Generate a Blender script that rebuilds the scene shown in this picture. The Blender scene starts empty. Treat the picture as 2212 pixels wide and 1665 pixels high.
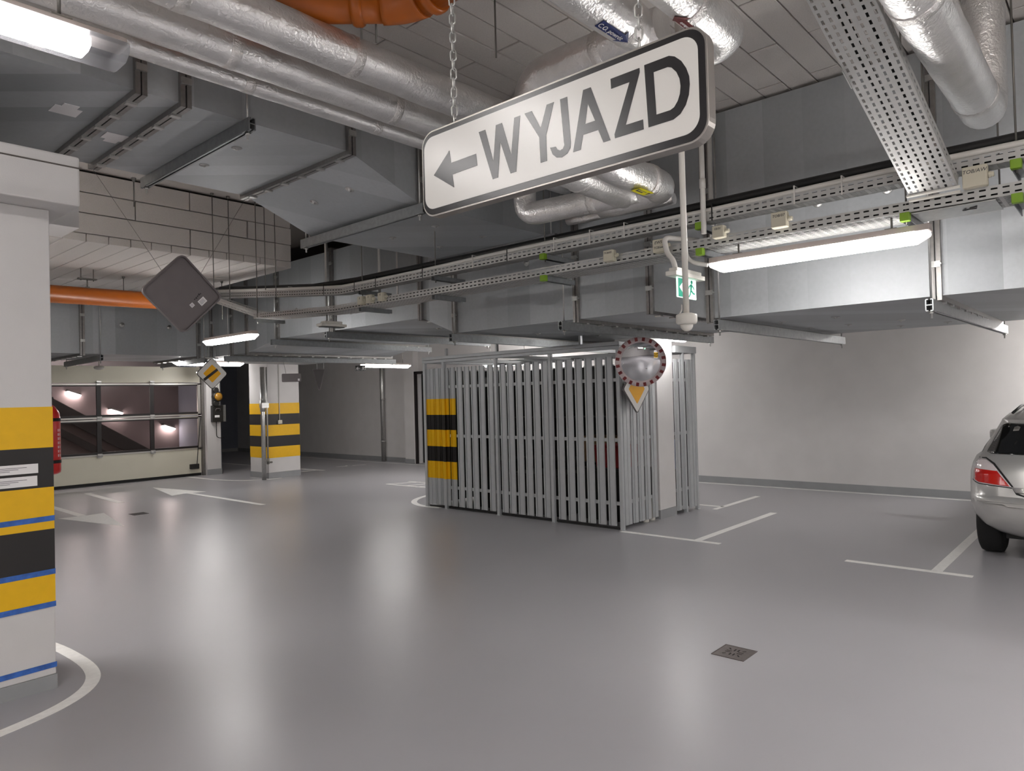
import bpy, bmesh, math, random
from mathutils import Vector, Matrix
from mathutils.geometry import tessellate_polygon
from mathutils.bvhtree import BVHTree
random.seed(7)
PI = math.pi
SC = bpy.context.scene
C = SC.collection
# ---------------------------------------------------------------- camera
yaw, pitch, roll = math.radians(41.71584), math.radians(.89645), math.radians(-1.48967)
fw = Vector((math.cos(yaw)*math.cos(pitch), math.sin(yaw)*math.cos(pitch), math.sin(pitch)))
rt = Vector((math.sin(yaw), -math.cos(yaw), 0))
up = rt.cross(fw)
rt, up = math.cos(roll)*rt + math.sin(roll)*up, -math.sin(roll)*rt + math.cos(roll)*up
cd = bpy.data.cameras.new('camera'); cam = bpy.data.objects.new('camera', cd); C.objects.link(cam)
cam.matrix_world = Matrix(((rt.x, up.x, -fw.x, 0), (rt.y, up.y, -fw.y, 0), (rt.z, up.z, -fw.z, 1.6), (0, 0, 0, 1)))
cd.sensor_fit = 'HORIZONTAL'; cd.sensor_width = 36; cd.lens = 1522.765/2212*36
cd.clip_start = .05; cd.clip_end = 200
SC.camera = cam
# ---------------------------------------------------------------- world, exposure
w = bpy.data.worlds.new('world'); SC.world = w; w.use_nodes = True
w.node_tree.nodes['Background'].inputs[0].default_value = (.5, .55, .62, 1)
w.node_tree.nodes['Background'].inputs[1].default_value = .03
SC.view_settings.view_transform = 'Standard'; SC.view_settings.look = 'None'
SC.view_settings.gamma = 1; SC.view_settings.use_curve_mapping = False
SC.view_settings.exposure = EXPO = 1.9
SC.cycles.max_bounces = 9; SC.cycles.diffuse_bounces = 6; SC.cycles.glossy_bounces = 4
SC.cycles.sample_clamp_indirect = 6
TUBE = 16.0          # radiance of a fluorescent diffuser
# ---------------------------------------------------------------- materials
M = {}
def lin(c):
    return tuple((v/12.92 if v <= .04045 else ((v+.055)/1.055)**2.4) for v in c)
def mat(name, srgb, rough=.5, metal=0, noise=0, nscale=8, bump=0, bscale=60, spec=.5, rvar=0, stretch=None, coat=0):
    m = bpy.data.materials.new(name); m.use_nodes = True; M[name] = m
    nt = m.node_tree; N = nt.nodes; L = nt.links; p = N['Principled BSDF']
    col = lin(srgb)
    p.inputs['Base Color'].default_value = (*col, 1); p.inputs['Roughness'].default_value = rough
    p.inputs['Metallic'].default_value = metal; p.inputs['Specular IOR Level'].default_value = spec
    if coat: p.inputs['Coat Weight'].default_value = coat; p.inputs['Coat Roughness'].default_value = .05
    if noise or bump or rvar:
        g = N.new('ShaderNodeNewGeometry'); mp = N.new('ShaderNodeMapping'); L.new(g.outputs['Position'], mp.inputs[0])
        if stretch: mp.inputs['Scale'].default_value = stretch
    if noise or rvar:
        n = N.new('ShaderNodeTexNoise'); n.inputs['Scale'].default_value = nscale; n.inputs['Detail'].default_value = 6
        L.new(mp.outputs[0], n.inputs['Vector'])
        if noise:
            r = N.new('ShaderNodeValToRGB'); L.new(n.outputs['Fac'], r.inputs[0])
            r.color_ramp.elements[0].position = .3; r.color_ramp.elements[1].position = .7
            a = [max(0, v*(1-noise)) for v in col]; b = [min(1, v*(1+noise)) for v in col]
            r.color_ramp.elements[0].color = (*a, 1); r.color_ramp.elements[1].color = (*b, 1)
            L.new(r.outputs[0], p.inputs['Base Color'])
        if rvar:
            mr = N.new('ShaderNodeMapRange'); L.new(n.outputs['Fac'], mr.inputs[0])
            mr.inputs[1].default_value = .3; mr.inputs[2].default_value = .7
            mr.inputs[3].default_value = max(.02, rough-rvar); mr.inputs[4].default_value = rough+rvar
            L.new(mr.outputs[0], p.inputs['Roughness'])
    if bump:
        b_ = N.new('ShaderNodeTexNoise'); b_.inputs['Scale'].default_value = bscale; b_.inputs['Detail'].default_value = 5
        L.new(mp.outputs[0], b_.inputs['Vector'])
        bp_ = N.new('ShaderNodeBump'); bp_.inputs['Strength'].default_value = bump; bp_.inputs['Distance'].default_value = .02
        L.new(b_.outputs['Fac'], bp_.inputs['Height']); L.new(bp_.outputs[0], p.inputs['Normal'])
    return m
def emit(name, srgb, s):
    m = bpy.data.materials.new(name); m.use_nodes = True; M[name] = m
    p = m.node_tree.nodes['Principled BSDF']
    p.inputs['Base Color'].default_value = (.8, .8, .8, 1)
    p.inputs['Emission Color'].default_value = (*lin(srgb), 1); p.inputs['Emission Strength'].default_value = s
    return m
mat('floor_epoxy', (.63, .625, .638), .32, noise=.05, nscale=.5, rvar=.03, spec=.5)
mat('wall_paint', (.80, .79, .785), .8, noise=.03, nscale=3, bump=.05, bscale=120)
mat('wall_unlit', (.42, .43, .47), .8, noise=.05, nscale=3, bump=.05, bscale=120)  # shade of the unlit far wall put into the paint colour
mat('wool_board', (.83, .81, .79), .95, noise=.06, nscale=120, bump=.4, bscale=300)
mat('board_backing', (.36, .34, .32), .95)
mat('skirting', (.57, .575, .58), .4, noise=.05, nscale=5)
mat('line_paint', (.93, .925, .91), .5, noise=.05, nscale=25)
mat('yellow_paint', (.90, .70, .0), .5, noise=.03, nscale=20)
mat('black_paint', (.13, .12, .12), .5)
mat('blue_tape', (.20, .38, .68), .6, noise=.25, nscale=30)
def galv(name, srgb, rough, axis):
    # galvanised sheet: zinc bands across the sheet and fine spangle
    m = mat(name, srgb, rough, metal=.62, noise=.05, nscale=30, rvar=.05)
    nt = m.node_tree; N = nt.nodes; L = nt.links; p = N['Principled BSDF']; src = p.inputs['Base Color'].links[0].from_socket
    sx = N.new('ShaderNodeSeparateXYZ'); L.new(N['Geometry'].outputs['Position'] if 'Geometry' in N else N['Mapping'].inputs[0].links[0].from_socket, sx.inputs[0])
    ad = N.new('ShaderNodeMath'); ad.operation = 'ADD'; L.new(sx.outputs[0], ad.inputs[0]); L.new(sx.outputs[1], ad.inputs[1])
    fl = N.new('ShaderNodeMath'); fl.operation = 'MULTIPLY'; fl.inputs[1].default_value = 3.3; L.new(ad.outputs[0], fl.inputs[0])
    f2 = N.new('ShaderNodeMath'); f2.operation = 'FLOOR'; L.new(fl.outputs[0], f2.inputs[0])
    wn = N.new('ShaderNodeTexWhiteNoise'); wn.noise_dimensions = '1D'; L.new(f2.outputs[0], wn.inputs['W'])
    mr = N.new('ShaderNodeMapRange'); L.new(wn.outputs['Value'], mr.inputs[0]); mr.inputs[3].default_value = .80; mr.inputs[4].default_value = 1.08
    mm = N.new('ShaderNodeMix'); mm.data_type = 'RGBA'; mm.blend_type = 'MULTIPLY'; mm.inputs[0].default_value = 1
    L.new(src, mm.inputs[6]); L.new(mr.outputs[0], mm.inputs[7]); L.new(mm.outputs[2], p.inputs['Base Color'])
    return m
galv('duct_sheet', (.72, .735, .745), .54, 1)
mat('duct_flange', (.56, .55, .54), .38, metal=.85, noise=.1, nscale=30)
mat('rail_zinc', (.58, .59, .595), .42, metal=.8, noise=.1, nscale=25)
mat('steel', (.74, .74, .73), .32, metal=.9, noise=.08, nscale=30)
mat('rod_steel', (.48, .47, .45), .45, metal=.8)
mat('foil', (.90, .895, .89), .36, metal=.86, noise=.06, nscale=11, bump=.42, bscale=62, rvar=.06)
mat('foil_tape', (.90, .89, .88), .32, metal=.9, noise=.05, nscale=12, bump=.5, bscale=80)
mat('cage_zinc', (.72, .73, .735), .5, metal=.35, noise=.03, nscale=14)
mat('cage_rail', (.70, .705, .71), .45, metal=.35, noise=.03, nscale=14)
mat('tray_zinc', (.70, .70, .69), .48, metal=.5, noise=.04, nscale=20)
mat('orange_pvc', (.70, .37, .10), .35, noise=.06, nscale=6)
mat('white_plastic', (.84, .83, .80), .45)
mat('cream_plastic', (.74, .72, .65), .55)
mat('lamp_grey', (.66, .62, .60), .5)
mat('conduit', (.80, .79, .77), .45)
mat('cable_black', (.06, .06, .06), .5)
mat('green_cap', (.46, .60, .12), .5)
mat('sign_white', (.84, .83, .81), .27, spec=.6)
mat('sign_black', (.10, .09, .10), .27, spec=.6)
mat('sign_back', (.43, .405, .405), .55, metal=.15, noise=.04, nscale=10)
mat('sign_rim', (.62, .60, .58), .35, metal=.8)
mat('sign_yellow', (.91, .66, .02), .4)
mat('sign_green', (.05, .55, .44), .4)
mat('label_blue', (.09, .16, .40), .45)
mat('label_red', (.40, .10, .10), .45)
mat('label_yellow', (.86, .83, .05), .5)
mat('door_cream', (.80, .785, .72), .45, noise=.02, nscale=3, bump=.05, bscale=40)
mat('door_alu', (.76, .75, .73), .38, metal=.7)
mat('door_frame_dark', (.13, .11, .11), .5)
mat('rubber', (.06, .06, .06), .7)
mat('red_paint', (.75, .08, .06), .3, coat=.3)
mat('grate_steel', (.46, .43, .42), .45, metal=.7, noise=.1, nscale=40)
mat('shade_black', (.03, .03, .03), .8)  # near-black that stands in for the dark of depths and openings
mat('car_silver', (.74, .735, .725), .30, metal=.55, coat=.7)
mat('car_glass', (.03, .035, .04), .06, spec=.8)
mat('car_black', (.05, .05, .05), .6)
mat('lamp_red', (.72, .10, .08), .12, coat=.6)
mat('lamp_clear', (.78, .74, .74), .15, coat=.6)
mat('rim_alloy', (.6, .6, .6), .35, metal=.8)
mat('sign_back_dark', (.27, .25, .25), .5)
mat('mirror', (.84, .84, .85), .02, metal=1)
mat('mirror_rim', (.80, .74, .74), .4)
mat('reflect_red', (.46, .09, .10), .4)
mat('amber', (.62, .45, .16), .25)
mat('box_dark', (.13, .125, .12), .5)
mat('card', (.52, .42, .30), .8)
mat('paper', (.90, .89, .89), .6)
mat('ink', (.30, .30, .31), .7)
mat('crate_red', (.55, .08, .09), .5)
mat('bag_blue', (.30, .45, .75), .55)
mat('door_steel', (.40, .41, .45), .5)
mat('tint', (.20, .17, .17), .12)
mat('ramp', (.34, .31, .30), .8, noise=.1, nscale=6)
mat('ramp_wall', (.40, .36, .36), .85, noise=.05, nscale=3)
emit('tube', (1, .985, .975), TUBE*.8)
emit('tube_fill', (1, .985, .975), TUBE*2.4)  # stronger emission for the added fill lamps
emit('tube_soft', (1, .985, .975), .9)
emit('ramp_lamp', (1, .97, .95), 26)
emit('exit_glow', (.75, 1, .88), .35)
fm_ = M['foil'].node_tree     # fine wrinkles of the foil
for n_ in fm_.nodes:
    if n_.type == 'BUMP': n_.inputs['Distance'].default_value = .008; n_.inputs['Strength'].default_value = .6
    if n_.type == 'TEX_NOISE' and abs(n_.inputs['Scale'].default_value-62) < 1: n_.inputs['Scale'].default_value = 48; n_.inputs['Detail'].default_value = 2; n_.inputs['Distortion'].default_value = .6
# tinted door glazing: lets the ramp lights through
g_ = M['tint']; nt = g_.node_tree; N = nt.nodes
tr = N.new('ShaderNodeBsdfTransparent'); tr.inputs[0].default_value = (.92, .87, .87, 1)
mx = N.new('ShaderNodeMixShader'); mx.inputs[0].default_value = .15
nt.links.new(tr.outputs[0], mx.inputs[1]); nt.links.new(N['Principled BSDF'].outputs[0], mx.inputs[2])
nt.links.new(mx.outputs[0], N['Material Output'].inputs[0])
# milky clear lamp cover
mat('cover', (.36, .36, .37), .25)
nt = M['cover'].node_tree; N = nt.nodes
tr = N.new('ShaderNodeBsdfTransparent'); tr.inputs[0].default_value = (.95, .95, .95, 1)
mx = N.new('ShaderNodeMixShader'); mx.inputs[0].default_value = .6
nt.links.new(tr.outputs[0], mx.inputs[1]); nt.links.new(N['Principled BSDF'].outputs[0], mx.inputs[2])
nt.links.new(mx.outputs[0], N['Material Output'].inputs[0])
# ---------------------------------------------------------------- helpers
class B:
    def __init__(s): s.m = bmesh.new()
    def face(s, pts):
        return s.m.faces.new([s.m.verts.new(p) for p in pts])
    def hexa(s, a, b):      # two quads a, b (4 points each, same order)
        va = [s.m.verts.new(p) for p in a]; vb = [s.m.verts.new(p) for p in b]
        s.m.faces.new(va[::-1]); s.m.faces.new(vb)
        for i in range(4):
            j = (i+1) % 4; s.m.faces.new((va[i], va[j], vb[j], vb[i]))
        return s
    def box(s, x0, y0, z0, x1, y1, z1):
        x0, x1 = min(x0, x1), max(x0, x1); y0, y1 = min(y0, y1), max(y0, y1); z0, z1 = min(z0, z1), max(z0, z1)
        return s.hexa([(x0, y0, z0), (x1, y0, z0), (x1, y1, z0), (x0, y1, z0)], [(x0, y0, z1), (x1, y0, z1), (x1, y1, z1), (x0, y1, z1)])
    def obox(s, c, ax, ay, az):      # centre and three half-axis vectors
        c, ax, ay, az = Vector(c), Vector(ax), Vector(ay), Vector(az)
        q = [(-1, -1), (1, -1), (1, 1), (-1, 1)]
        return s.hexa([c+i*ax+j*ay-az for i, j in q], [c+i*ax+j*ay+az for i, j in q])
    def tube(s, pts, r, n=14, cap=True):
        pts = [Vector(p) for p in pts]; rs = r if isinstance(r, (list, tuple)) else [r]*len(pts)
        t0 = (pts[1]-pts[0]).normalized(); a = Vector((0, 0, 1)) if abs(t0.z) < .9 else Vector((1, 0, 0))
        u = t0.cross(a).normalized(); rings = []
        for i, p in enumerate(pts):
            if i == 0: t = t0
            elif i == len(pts)-1: t = (pts[i]-pts[i-1]).normalized()
            else: t = ((pts[i]-pts[i-1]).normalized()+(pts[i+1]-pts[i]).normalized()).normalized()
            u = (u-t*u.dot(t)).normalized(); v = t.cross(u)
            rings.append([s.m.verts.new(p+rs[i]*(math.cos(2*PI*k/n)*u+math.sin(2*PI*k/n)*v)) for k in range(n)])
        for a_, b_ in zip(rings, rings[1:]):
            for k in range(n):
                f = s.m.faces.new((a_[k], a_[(k+1) % n], b_[(k+1) % n], b_[k])); f.smooth = True
        if cap: s.m.faces.new(rings[0][::-1]); s.m.faces.new(rings[-1])
        return s
    def cyl(s, p0, p1, r, n=12): return s.tube([p0, p1], r, n)
    def lathe(s, prof, c, ax=(0, 0, 1), n=24):      # prof: (radius, height along ax)
        ax = Vector(ax).normalized(); a = Vector((0, 0, 1)) if abs(ax.z) < .9 else Vector((1, 0, 0))
        u = ax.cross(a).normalized(); v = ax.cross(u); c = Vector(c); rings = []
        for r, h in prof:
            rings.append([s.m.verts.new(c+ax*h+max(r, 1e-4)*(math.cos(2*PI*k/n)*u+math.sin(2*PI*k/n)*v)) for k in range(n)])
        for a_, b_ in zip(rings, rings[1:]):
            for k in range(n):
                f = s.m.faces.new((a_[k], a_[(k+1) % n], b_[(k+1) % n], b_[k])); f.smooth = True
        s.m.faces.new(rings[0][::-1]); s.m.faces.new(rings[-1])
        return s
    def prism(s, poly, f, w0, w1, holes=()):      # poly in (u,v), f(u,v,w) -> point
        loops = [list(poly)]+[list(h) for h in holes]
        tri = tessellate_polygon([[Vector((x, y, 0)) for x, y in l] for l in loops])
        flat = [p for l in loops for p in l]
        va = [s.m.verts.new(f(x, y, w0)) for x, y in flat]; vb = [s.m.verts.new(f(x, y, w1)) for x, y in flat]
        for t in tri:
            s.m.faces.new([va[i] for i in t]); s.m.faces.new([vb[i] for i in reversed(t)])
        o = 0
        for l in loops:
            k = len(l)
            for i in range(k):
                j = (i+1) % k; s.m.faces.new((va[o+i], va[o+j], vb[o+j], vb[o+i]))
            o += k
        return s
    def perf(s, f, L, Wd, nx, ny, sw, sh):      # sheet with nx*ny slots, f(u,v) -> point; slot share sw x sh of a cell
        cx, cy = L/nx, Wd/ny; V = {}
        def vert(u, v):
            k = (round(u, 5), round(v, 5))
            if k not in V: V[k] = s.m.verts.new(f(u, v))
            return V[k]
        for i in range(nx):
            for j in range(ny):
                u0, v0 = i*cx, j*cy; u1, v1 = u0+cx, v0+cy
                a, b, c, d = u0+cx*(1-sw)/2, v0+cy*(1-sh)/2, u1-cx*(1-sw)/2, v1-cy*(1-sh)/2
                O = [vert(u0, v0), vert(u1, v0), vert(u1, v1), vert(u0, v1)]; I = [vert(a, b), vert(c, b), vert(c, d), vert(a, d)]
                for k in range(4): s.m.faces.new((O[k], O[(k+1) % 4], I[(k+1) % 4], I[k]))
        return s
ORG = {}
def link(o, parent, org):
    org = Vector(org); C.objects.link(o); ORG[o.name] = org
    if parent is not None:
        o.parent = parent; o.location = org-ORG[parent.name]
    else: o.location = org
    return o
def obj(name, b, m, parent=None, org=None, smooth=False, bevel=0, solid=0):
    bm = b.m; bmesh.ops.recalc_face_normals(bm, faces=bm.faces)
    if org is None: org = ORG[parent.name] if parent is not None else (0, 0, 0)
    org = Vector(org); me = bpy.data.meshes.new(name)
    for v in bm.verts: v.co -= org
    if smooth:
        for f in bm.faces: f.smooth = True
    bm.to_mesh(me); bm.free(); me.materials.append(M[m])
    o = link(bpy.data.objects.new(name, me), parent, org)
    if bevel:
        md = o.modifiers.new('b', 'BEVEL'); md.width = bevel; md.segments = 2; md.limit_method = 'ANGLE'
    if solid:
        md = o.modifiers.new('s', 'SOLIDIFY'); md.thickness = solid
    return o
def put(name, me, parent, loc, rot=None):      # another object on shared mesh data; loc = world origin
    o = link(bpy.data.objects.new(name, me), parent, loc)
    if rot: o.rotation_euler = rot
    return o
def tag(o, label, cat, group=None):
    o['label'] = label; o['category'] = cat
    if group: o['group'] = group
    return o
def thing(name, label, cat, loc, group=None):
    o = bpy.data.objects.new(name, None); o.empty_display_size = .1
    link(o, None, loc); return tag(o, label, cat, group)
def st(name, b, m, parent=None, org=None, **k):
    o = obj(name, b, m, parent, org, **k); o['kind'] = 'structure'; return o
def elbow(a, c, b, r, n=7):      # rounded corner a -> c -> b
    a, b, c = Vector(a), Vector(b), Vector(c); u = (a-c).normalized(); v = (b-c).normalized()
    p, q = c+u*r, c+v*r; o = []
    for i in range(n+1):
        t = i/n; o.append((1-t)**2*p+2*t*(1-t)*c+t*t*q)
    return o
def path(pts, r):
    pts = [Vector(p) for p in pts]; o = [pts[0]]
    for i in range(1, len(pts)-1): o += elbow(pts[i-1], pts[i], pts[i+1], r)
    return o+[pts[-1]]
def text(name, s, m, parent, c, ux, uy, size, align='CENTER', d=.0008, shear=0):
    cu = bpy.data.curves.new(name, 'FONT'); cu.body = s; cu.size = size; cu.align_x = align; cu.align_y = 'CENTER'; cu.extrude = d; cu.shear = shear
    cu.resolution_u = 3
    t = bpy.data.objects.new('t', cu); C.objects.link(t)
    me = bpy.data.meshes.new_from_object(t.evaluated_get(bpy.context.evaluated_depsgraph_get()))
    bpy.data.objects.remove(t)
    ux, uy = Vector(ux).normalized(), Vector(uy).normalized(); uz = ux.cross(uy)
    me.transform(Matrix(((ux.x, uy.x, uz.x), (ux.y, uy.y, uz.y), (ux.z, uy.z, uz.z))).to_4x4())
    me.materials.clear(); me.materials.append(M[m]); me.name = name
    return link(bpy.data.objects.new(name, me), parent, c)
def rrect(x0, y0, x1, y1, r, n=5):
    o = []
    for cx, cy, a in ((x1-r, y1-r, 0), (x0+r, y1-r, 90), (x0+r, y0+r, 180), (x1-r, y0+r, 270)):
        for k in range(n+1):
            t = math.radians(a+90*k/n); o.append((cx+r*math.cos(t), cy+r*math.sin(t)))
    return o
# ---------------------------------------------------------------- setting: floor, walls, ceiling
st('floor', B().box(-7.2, -9.2, -.12, 11.8, 24, 0), 'floor_epoxy')
b = B(); b.box(11.6, -9.2, 0, 11.85, 12.2, 3.93)
b.box(11.6, 13.46, 0, 11.85, 24, 3.93).box(11.6, 12.2, 2.28, 11.85, 13.46, 3.93).box(11.42, 13.46, 0, 11.6, 13.82, 3.93)
wr = st('wall_right', b, 'wall_paint')
b = B(); b.box(11.588, -9, 0, 11.6, 12.2, .11).box(11.588, 13.82, 0, 11.6, 22.8, .11).box(11.408, 13.46, 0, 11.42, 13.82, .11).box(11.42, 13.82, 0, 11.6, 13.832, .11)
st('baseboard_right', b, 'skirting')
b = B().box(11.44, 12.2, 0, 11.5, 12.26, 2.28).box(11.44, 13.40, 0, 11.5, 13.46, 2.28).box(11.44, 12.2, 2.22, 11.5, 13.46, 2.28)
d1 = st('door_1', b, 'door_frame_dark'); d1['label'] = 'dark doorway beside the cage, its darkness a black leaf in the frame'
obj('door_leaf', B().box(11.66, 12.24, .01, 11.72, 13.42, 2.22), 'shade_black', d1)  # black leaf stands in for the darkness of the doorway
obj('door_handle', B().tube(path([(11.66, 13.3, 1.05), (11.6, 13.3, 1.05), (11.6, 13.17, 1.05)], .02), .011, 8), 'steel', d1)
st('wall_far', B().box(7.6, 22.8, 0, 11.6, 23, 3.93), 'wall_unlit')
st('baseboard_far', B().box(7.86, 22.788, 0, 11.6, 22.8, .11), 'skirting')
st('wall_partition', B().box(7.62, 16.25, 0, 7.86, 22.8, 3.93), 'wall_unlit')
st('wall_gate', B().box(-7.2, 16, 0, 2.0, 16.25, 3.93).box(2.0, 16, 2.62, 7.3, 16.25, 3.93), 'wall_paint')
st('wall_left', B().box(-7.2, -9.2, 0, -7, 16, 3.93), 'wall_paint')
st('wall_back', B().box(-7, -9.2, 0, 11.6, -9, 3.93), 'wall_paint')
jc = st('wall_jamb', B().box(7.3, 15.78, 0, 7.62, 16.25, 3.93), 'wall_paint')
st('baseboard_jamb', B().box(7.29, 15.768, 0, 7.632, 15.78, .13).box(7.62, 15.78, 0, 7.632, 16.25, .13), 'skirting')
dk = B().box(8.9, 22.74, 0, 8.98, 22.8, 2.1).box(9.86, 22.74, 0, 9.94, 22.8, 2.1).box(8.98, 22.74, 2.02, 9.86, 22.8, 2.1)
d2 = st('door_2', dk, 'door_steel'); obj('door_leaf', B().box(8.98, 22.76, .01, 9.86, 22.8, 2.02), 'door_steel', d2)
obj('door_handle', B().tube(path([(9.08, 22.76, 1.05), (9.08, 22.7, 1.05), (9.2, 22.7, 1.05)], .02), .011, 8), 'steel', d2)
# ceiling slab with mineral wool boards that can be told apart
ceil = st('ceiling', B().box(-7.2, -9.2, 3.93, 11.85, 24, 4.1), 'board_backing')
def board_mesh(L, W, T):
    b = B(); b.box(-L/2, -W/2, -T/2, L/2, W/2, T/2); bmesh.ops.bevel(b.m, geom=b.m.edges[:], offset=.003, segments=1, affect='EDGES')
    me = bpy.data.meshes.new('panel'); b.m.to_mesh(me); b.m.free(); me.materials.append(M['wool_board']); return me
bm_ = board_mesh(1.219, .190, .034)
for r in range(-13, 10):
    y = 2.537+.2*r+.1
    off = 3.455 if r % 2 == 0 else 2.84
    k0 = math.floor((.2-off)/1.23)
    for k in range(k0, k0+6):
        x = off+1.23*k+.615
        if -.2 < x < 6.2 and not (y > 4.15 and x > 3.5): put('panel', bm_, ceil, (x, y, 3.916+random.uniform(-.0025, .0025)))
st('trim_ceiling_fill', B().box(-7, -9, 3.905, 11.6, -.1, 3.93).box(6.4, 4.4, 3.905, 11.6, 22.8, 3.93).box(-7, 4.35, 3.905, 4.6, 7.6, 3.93), 'wool_board')
# lower slab over the gate lane
slab = st('ceiling_low', B().box(-7, 7.62, 3.28, 4.47, 16, 3.93), 'board_backing')
sm = board_mesh(1.194, .191, .075)
for j in range(4):
    for i in range(16):
        x = 4.55-.1-.2*i
        if j < 4: put('panel', sm, slab, (x, 7.54+.6+1.2*j+random.uniform(-.003, .003), 3.24+random.uniform(-.003, .003)), (0, 0, PI/2))
fm = board_mesh(1.190, .190, .075)
for r in range(3):
    for k in range(4):
        x = 4.55-.6-1.2*k-(.55 if r % 2 else 0)
        put('panel', fm, slab, (x, 7.58+random.uniform(-.003, .003), 3.378+.2*r), (PI/2, 0, 0))
hm = board_mesh(.54, .193, .075)
put('panel', hm, slab, (4.55-.27, 7.58, 3.578), (PI/2, 0, 0))
sd = board_mesh(1.196, .193, .075)
for r in range(3):
    for k in range(5): put('panel', sd, slab, (4.512, 7.62+.6+1.2*k, 3.378+.2*r), (PI/2, 0, PI/2))
st('ceiling_low_fill', B().box(-7, 7.62, 3.2, 1.34, 16, 3.279).box(1.34, 12.36, 3.2, 4.55, 16, 3.279).box(-7, 7.54, 3.28, -.3, 7.615, 3.9), 'wool_board')
# beams over the left column
bb = st('beam_low', B().box(-4, 4.5, 2.75, 1.375, 5.68, 3.035), 'wall_paint', bevel=.012)
obj('joint_strip', B().box(-4, 4.494, 2.965, 1.38, 4.5, 2.972), 'board_backing', bb)['kind'] = 'structure'
# ragged plaster packed up to the duct
b = B(); n = 60; va, vb = [], []
rr = random.Random(3); top = [3.30+.05*math.sin(i*.37)+rr.uniform(-.02, .02) for i in range(n+1)]
for i in range(n+1):
    x = -2.6+4.33*i/n
    b_ = [(x, 5.70+rr.uniform(-.01, .01), 2.9), (x, 5.70+rr.uniform(-.012, .012), top[i]), (x, 6.1, 2.9), (x, 6.1, top[i])]
    va.append([b.m.verts.new(p) for p in b_])
for p, q in zip(va, va[1:]):
    b.m.faces.new((p[0], q[0], q[1], p[1])); b.m.faces.new((p[1], q[1], q[3], p[3])); b.m.faces.new((p[2], p[3], q[3], q[2])); b.m.faces.new((p[0], p[2], q[2], q[0]))
b.m.faces.new((va[0][0], va[0][1], va[0][3], va[0][2])); b.m.faces.new((va[-1][0], va[-1][2], va[-1][3], va[-1][1]))
st('beam_high', b, 'wall_paint')
# ---------------------------------------------------------------- columns
def column(label, x0, y0, x1, y1, h, bands, base=.1, mt='wall_paint'):
    t = thing('column', label, 'column', ((x0+x1)/2, (y0+y1)/2, 0))
    obj('shaft', B().box(x0, y0, base, x1, y1, h), mt, t, bevel=.006)
    obj('plinth', B().box(x0-.004, y0-.004, 0, x1+.004, y1+.004, base), 'skirting', t)
    e = .0015
    for nm, m, a, c in bands: obj(nm, B().box(x0-e, y0-e, a, x1+e, y1+e, c), m, t)
    return t
std = [('yellow_band', 'yellow_paint', 1.36, 1.59), ('black_band', 'black_paint', 1.13, 1.36), ('yellow_band', 'yellow_paint', .895, 1.13), ('black_band', 'black_paint', .665, .895), ('yellow_band', 'yellow_paint', .43, .665)]
cl = column('white column at the left edge with hazard stripes and blue masking tape', .5, 4.69, 1.27, 5.35, 2.75,
    [('yellow_band', 'yellow_paint', 1.378, 1.611), ('black_band', 'black_paint', 1.151, 1.378), ('yellow_band', 'yellow_paint', .911, 1.151), ('black_band', 'black_paint', .678, .911), ('yellow_band', 'yellow_paint', .475, .678)], .08)
for z in (.951, .646, .461, .115):
    a = 0.006
    obj('masking_tape', B().prism([(.48, z-a), (1.273, z+a), (1.273, z+.030+a), (.48, z+.030-a)], lambda u, v, w_: (u, 4.6875-w_, v), 0, .0012), 'blue_tape', cl)
for z0, z1, x1 in ((1.237, 1.29, 1.195), (1.165, 1.222, 1.19)):
    nt_ = tag(obj('notice', B().box(.80, 4.6866, z0, x1, 4.6884, z1), 'paper', None, (1, 4.687, z0)), 'white paper strip notice on the black band, %s of the two' % ('upper' if z0 > 1.2 else 'lower'), 'notice')
    b = B(); zc = (z0+z1)/2
    for q, (a, c) in enumerate(((.93, 1.14), (.96, 1.10), (1.0, 1.06))): b.box(a, 4.6858, zc+.008-.009*q, c, 4.6866, zc+.0105-.009*q)
    obj('print', b, 'ink', nt_)
cm = column('striped white column in the middle distance with a steel pipe before it', 7.68, 13.78, 8.43, 14.55, 3.93, std, .12)
cr = column('white column standing in the right side of the cage', 7.90, 4.58, 8.31, 5.2, 3.93, [], .11)
column('striped column behind the viewer beside the driving lane', 1.2, -3.4, 1.9, -2.7, 3.93, std, .1)
# conduit and switch on the middle column
t = thing('wall_socket', 'small white socket box on the black stripe of the middle column', 'socket', (7.95, 13.775, 1.13))
obj('box', B().box(7.905, 13.735, 1.145, 7.99, 13.778, 1.225), 'white_plastic', t, bevel=.006)
obj('cover_flap', B().box(7.917, 13.728, 1.155, 7.978, 13.735, 1.215), 'cream_plastic', t, bevel=.003)
obj('conduit', B().cyl((7.945, 13.768, 1.22), (7.945, 13.768, 3.9), .009, 8), 'conduit', t)
t = thing('standpipe', 'pair of steel pipes rising in front of the middle column', 'pipe', (7.55, 13.65, 0))
obj('pipe', B().cyl((7.505, 13.66, 0), (7.505, 13.66, 2.35), .045, 14), 'steel', t)
obj('conduit', B().cyl((7.60, 13.66, .42), (7.60, 13.66, 2.35), .016, 10), 'steel', t)
obj('coupling', B().box(7.455, 13.60, 1.50, 7.61, 13.71, 1.60).cyl((7.505, 13.66, 1.42), (7.505, 13.66, 1.66), .056, 12), 'steel', t)
obj('valve', B().cyl((7.60, 13.66, .32), (7.60, 13.66, .44), .03, 10).cyl((7.60, 13.60, .36), (7.66, 13.60, .36), .018, 8).cyl((7.60, 13.66, .36), (7.60, 13.59, .36), .02, 8), 'rod_steel', t)
t = thing('downpipe', 'grey steel downpipe running down the far white wall', 'pipe', (11.5, 14.83, 0))
obj('pipe', B().cyl((11.52, 14.83, 0), (11.52, 14.83, 3.9), .055, 16), 'steel', t)
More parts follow.
